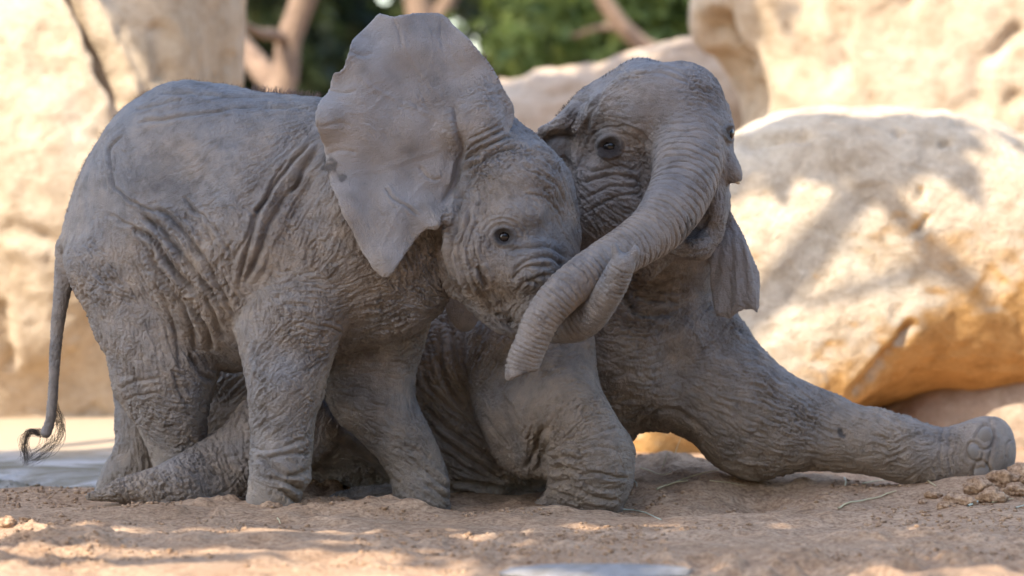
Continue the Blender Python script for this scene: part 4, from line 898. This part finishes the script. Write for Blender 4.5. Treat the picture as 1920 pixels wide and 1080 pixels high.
# forked pale trunk on the left, seen between the rock face and the spread ear
Y1 = 7.0
b1 = W_(520, 175, Y1); b1[2] = 0
tr1 = [limb([b1, W_(528, 240, Y1), W_(540, 150, Y1), W_(548, 80, Y1), W_(570, 10, Y1), W_(610, -160, Y1), W_(640, -420, Y1)], 0.065, 0.045),
       limb([W_(520, 330, Y1+.02), W_(524, 190, Y1+.05), W_(490, 130, Y1+.15), W_(455, 80, Y1+.3), W_(380, -20, Y1+.5), W_(300, -150, Y1+.8)], 0.055, 0.035),
       limb([W_(548, 90, Y1), W_(520, 72, Y1-.1), W_(490, 60, Y1-.3), W_(440, 30, Y1-.5)], 0.03, 0.012)]
tree('forked_tree', 'pale forked tree trunk with dark foliage beside the tall cream rock face', b1, tr1, [((-2.6, 8.6, 3.2), (1.5, 0.8, 0.9), 1500), ((-1.2, 8.2, 3.4), (1.2, 0.8, 0.7), 1200)], 0.14, m_leaf_dark)
# tree whose stems rise behind the ear
Y2 = 11.0
b2 = W_(790, 175, Y2); b2[2] = 0
tr2 = [limb([b2, W_(800, 200, Y2), W_(790, 60, Y2), W_(770, -40, Y2), W_(740, -240, Y2)], 0.09, 0.06), limb([W_(795, 130, Y2), W_(815, 40, Y2), W_(840, -10, Y2), W_(900, -160, Y2)], 0.05, 0.035)]
tree('thin_tree', 'brown stemmed tree with open foliage rising behind the spread ear', b2, tr2, [((-0.9, 11.5, 3.0), (0.9, 0.8, 0.9), 1100), ((-0.25, 11.6, 1.9), (0.55, 0.5, 0.35), 420), ((-1.25, 11.6, 1.8), (0.35, 0.4, 0.4), 300)], 0.13, m_leaf_dark)
# green tree above the shaded rock ridge
Y3 = 9.0
b3 = W_(1260, 150, Y3); b3[2] = 0
tr3 = [limb([b3, W_(1270, 300, Y3), W_(1240, 120, Y3), W_(1200, 85, Y3), W_(1150, 35, Y3), W_(1090, -80, Y3)], 0.05, 0.035), limb([W_(1205, 90, Y3), W_(1140, 50, Y3+.3), W_(1070, 70, Y3+.6)], 0.02, 0.01)]
tree('leafy_tree', 'green leafy tree with a slanting branch above the shaded rock ridge', b3, tr3, [(W_(1180, 120, 10.2), (0.75, 0.5, 0.25), 1000), (W_(1130, 10, 10.4), (0.6, 0.5, 0.22), 700), (W_(1000, 110, 10.6), (0.5, 0.5, 0.3), 500), (W_(1260, 20, 10.3), (0.5, 0.5, 0.25), 600)], 0.085, m_leaf_yel)
# darker trees farther back
for i, (u, Y, r, cnt, mt, lb) in enumerate([(270, 13.6, 1.0, 2600, m_leaf_dark, 'dark evergreen tree hidden behind the pillar of the cream rock face'), (-20, 14.2, 1.1, 2600, m_leaf_dark, 'dark evergreen tree hidden behind the tall cream rock face'), (470, 13, 0.75, 3600, m_leaf_dark, 'dense dark evergreen tree behind the forked pale trunk'), (590, 14.5, 0.6, 1200, m_leaf_dark, 'dark bushy tree in deep shade left of the spread ear'), (1080, 14.0, 0.7, 1400, m_leaf_dark, 'dark green tree between the spread ear and the shaded rock ridge'), (1240, 15.0, 0.95, 3800, m_leaf, 'mid green tree behind the slanting branch and rock ridge'), (1450, 16.0, 0.9, 2200, m_leaf, 'mid green tree mostly hidden behind the huge pale rock face')]):
    c = W_(u, 60, Y); base = np.array([c[0], c[1], 0.0])
    lm = [limb([base, base+[0.05, 0, 0.8], base+[0.0, 0.1, 1.7], base+[0.2, 0.1, 2.8]], 0.11, 0.05), limb([base+[0.02, 0, 0.9], base+[-.4, .1, 1.5], base+[-.8, .1, 2.2]], 0.05, 0.02)]
    cl = [((c[0], Y, 1.5), (r, 0.8, 0.9), cnt), ((c[0]+0.3*r, Y+.3, 2.9), (r*.9, 0.8, 0.9), cnt//3), ((c[0]-0.2*r, Y-.2, 0.7), (r*.9, .7, .7), cnt//3)]
    tree('background_tree', lb, base, lm, cl, 0.13, mt)

# ------------------------------------------------------------------ the shade tree over the calves (stands left of the view)
def up(p, z): p = np.array(p, float); return p+SUN*((z-p[2])/SUN[2])
base = np.array([-4.6, -2.4, 0.0]); fork = np.array([-4.3, -2.4, 2.6])
lims = [limb([base, base+[0.1, 0, 1.3], fork, fork+[0.3, 0, 1.0]], 0.22, 0.13, 6, 12, 0.05)]
for q in [(-3.2, -2.7, 3.7), (-2.0, -2.3, 4.1), (-1.2, -2.2, 4.0), (-1.6, -3.7, 4.0)]:
    q = np.array(q); lims.append(limb([fork, fork*0.6+q*0.4+[0, 0, 0.35], q], 0.09, 0.02))
# long bare limbs whose shadows fall across the boulder
bs = [[(1650, 268), (1600, 302), (1530, 352), (1400, 408)], [(1560, 250), (1640, 268), (1715, 320), (1755, 395), (1800, 470), (1860, 560), (1910, 640)]]
hub = up(W_(1570, 245, 1.75), 4.0)
lims.append(limb([fork, (fork+hub)/2+[0, 0.1, 0.45], hub], 0.09, 0.035, 8))
for j, pl in enumerate(bs):
    q = [up(W_(a, b, 1.62), 4.0+0.1*j) for a, b in pl]
    if j == 1: q[0] = hub
    lims.append(limb(q, 0.034 if j else 0.026, 0.022 if j else 0.012, 6, 8, 0.03))
cl = [((-2.35, -2.35, 4.05), (1.75, 0.95, 0.40), 6500), ((-1.25, -2.1, 4.0), (0.8, 0.75, 0.3), 2300), ((-3.0, -2.75, 4.0), (0.8, 0.6, 0.35), 1500),
      ((-0.9, -3.75, 4.0), (1.25, 0.5, 0.25), 750), ((-1.85, -3.9, 4.0), (1.05, 0.6, 0.25), 900), ((-3.2, -3.72, 4.0), (0.55, 0.10, 0.1), 130), ((-3.3, -4.08, 4.0), (0.5, 0.09, 0.1), 110), ((-1.0, -3.0, 4.0), (0.9, 0.5, 0.25), 1300), (tuple(hub+[-0.05, 0.17, 0.03]), (0.46, 0.13, 0.08), 420), ((-3.45, -1.55, 4.1), (0.85, 0.75, 0.3), 3600)]
pil = up(W_(365, 60, 3.45), 4.4); cl.append((tuple(pil), (0.26, 0.30, 0.10), 420)); lims.append(limb([fork, (fork+pil)/2+[0, 0, 0.4], pil], 0.07, 0.02, 8))
mid = up(W_(1180, 170, 5.0), 4.6); cl.append((tuple(mid), (1.15, 0.55, 0.3), 3200))
lims.append(limb([fork, (fork+mid)/2+[0, 0, 0.4], mid], 0.08, 0.02, 8))
tree('shade_tree', 'wide spreading leafy tree whose crown shades both calves', base, lims, cl, 0.15, m_leaf)

# ------------------------------------------------------------------ unseen trees added behind and right of the viewer to cut frontal skylight
for x, y, hgt, lb in [(-8.0, -15.5, 8.5, 'unseen skylight blocking tree added behind the viewer, across from the cream rock face'), (-3.6, -14.5, 9.0, 'unseen skylight blocking tree added behind the viewer, across from the spread ear'), (1.0, -15.0, 9.5, 'unseen skylight blocking tree added behind the viewer, across from the kneeling leg'), (5.5, -14.0, 8.5, 'unseen skylight blocking tree added behind the viewer, across from the big boulder'), (9.0, -10.0, 8.0, 'unseen skylight blocking tree added right of the viewer, across from the huge pale rock'), (9.0, -4.5, 7.5, 'unseen skylight blocking tree added to the right of the stretched foot')]:
    base = np.array([x, y, 0.0])
    lm = [limb([base, base+[0.1, 0, 1.5], base+[-0.1, 0.1, hgt*0.5], base+[0.1, 0, hgt*0.8]], 0.24, 0.08), limb([base+[0, 0, 1.6], base+[0.8, 0.2, hgt*0.45], base+[1.6, 0.3, hgt*0.6]], 0.1, 0.04), limb([base+[0, 0, 1.8], base+[-0.8, 0.1, hgt*0.5], base+[-1.5, 0.2, hgt*0.65]], 0.1, 0.04)]
    cl = [((x, y, hgt*0.62), (2.3, 1.6, hgt*0.36), 2600), ((x+1.3, y+.2, hgt*0.38), (1.5, 1.3, hgt*0.28), 1300), ((x-1.3, y-.2, hgt*0.36), (1.5, 1.3, hgt*0.28), 1300)]
    tree('skylight_blocker_tree', lb, base, lm, cl, 0.55, m_leaf)

# ------------------------------------------------------------------ straw, twigs and the pale stone
m_straw = simple_mat('straw', (0.50, 0.42, 0.24), 0.7); m_straw2 = simple_mat('straw_grey', (0.42, 0.42, 0.32), 0.7)
straws = [([(1158, 958), (1200, 962), (1240, 978)], 1.6, 1, 'thin pale green stalk lying at the kneeling leg'), ([(1232, 921), (1246, 914), (1290, 904)], 2.2, 0, 'bent straw stalk lying on the slope under the armpit'), ([(1258, 912), (1300, 895), (1350, 884)], 1.2, 0, 'long thin straw stalk on the slope below the chest'),
 ([(1572, 957), (1595, 946), (1640, 938), (1680, 924)], 2.0, 0, 'long curved straw stalk below the stretched foreleg'), ([(1815, 952), (1860, 933), (1925, 918)], 2.2, 1, 'grey green stalk lying below the stretched out foot'), ([(1860, 945), (1900, 938)], 1.3, 0, 'short straw under the stretched out foot'), ([(1830, 922), (1862, 932)], 1.4, 0, 'short yellowish straw crossing the stalk by the clods'),
 ([(1610, 893), (1640, 889), (1668, 903)], 1.3, 1, 'wispy dry stalk tucked under the stretched ankle'), ([(1616, 910), (1640, 905), (1690, 900)], 1.2, 0, 'wispy straw in the shade of the stretched ankle'), ([(1583, 899), (1586, 905), (1584, 915)], 2.2, 1, 'small white chip standing on the sand below the foreleg'), ([(1185, 905), (1193, 908), (1194, 916)], 1.4, 1, 'small curled white straw right of the kneeling leg'),
 ([(1265, 852), (1278, 870)], 1.0, 0, 'thin upright stalk against the orange rock underside'), ([(1242, 878), (1250, 868), (1254, 860)], 1.0, 0, 'short upright stalk on the sand ridge'), ([(520, 975), (526, 985)], 1.3, 0, 'tiny straw by the near forefoot of the standing calf'), ([(1905, 955), (1922, 950)], 1.3, 1, 'short pale stalk on the sand beyond the clods'), ([(1740, 905), (1755, 915)], 1.4, 0, 'yellow straw stuck under the heel of the stretched foot'), ([(1330, 905), (1400, 914)], 0.9, 0, 'thin dark stem across the hollow in the sand'), ([(1200, 880), (1240, 893), (1260, 888)], 1.3, 0, 'loose straw on the sand ridge behind the kneeling leg')]
for pts, r, k, lb in straws:
    q = np.array([on_ground(a, b) for a, b in catmull(pts, False, 4)]); q[:, 2] += 0.004
    if 'upright' in lb:
        b0 = on_ground(*pts[0]); dz = abs(pts[-1][1]-pts[0][1])/780.0+0.02; dx = (pts[-1][0]-pts[0][0])/780.0
        q = np.array([b0, b0+[dx*.5, 0, dz*.55], b0+[dx, 0, dz]])
    c0 = q.mean(0); V, F = tubes([(q-c0, r/800.0, r*0.6/800.0)], 5)
    o = link('straw', mesh_from('straw', V, F), m_straw2 if k else m_straw); o.location = c0; tag(o, lb, 'straw', 'straws on the sand')
m_stone = rock_material('stone_pale', (0.27, 0.255, 0.245), (0.20, 0.18, 0.155), (0.33, 0.315, 0.305), 3)
q = on_ground(1120, 1076); vv = CV*(1+0.16*fbm(CV*1.4+3, 3)+0.04*fbm(CV*6, 2))[:, None]*np.array([0.20, 0.10, 0.020])
o = link('flat_stone', mesh_from('flat_stone', vv, CF), m_stone); o.location = (q[0], q[1]-0.04, q[2]+0.002); tag(o, 'flat pale grey stone half buried in the foreground sand', 'stone')
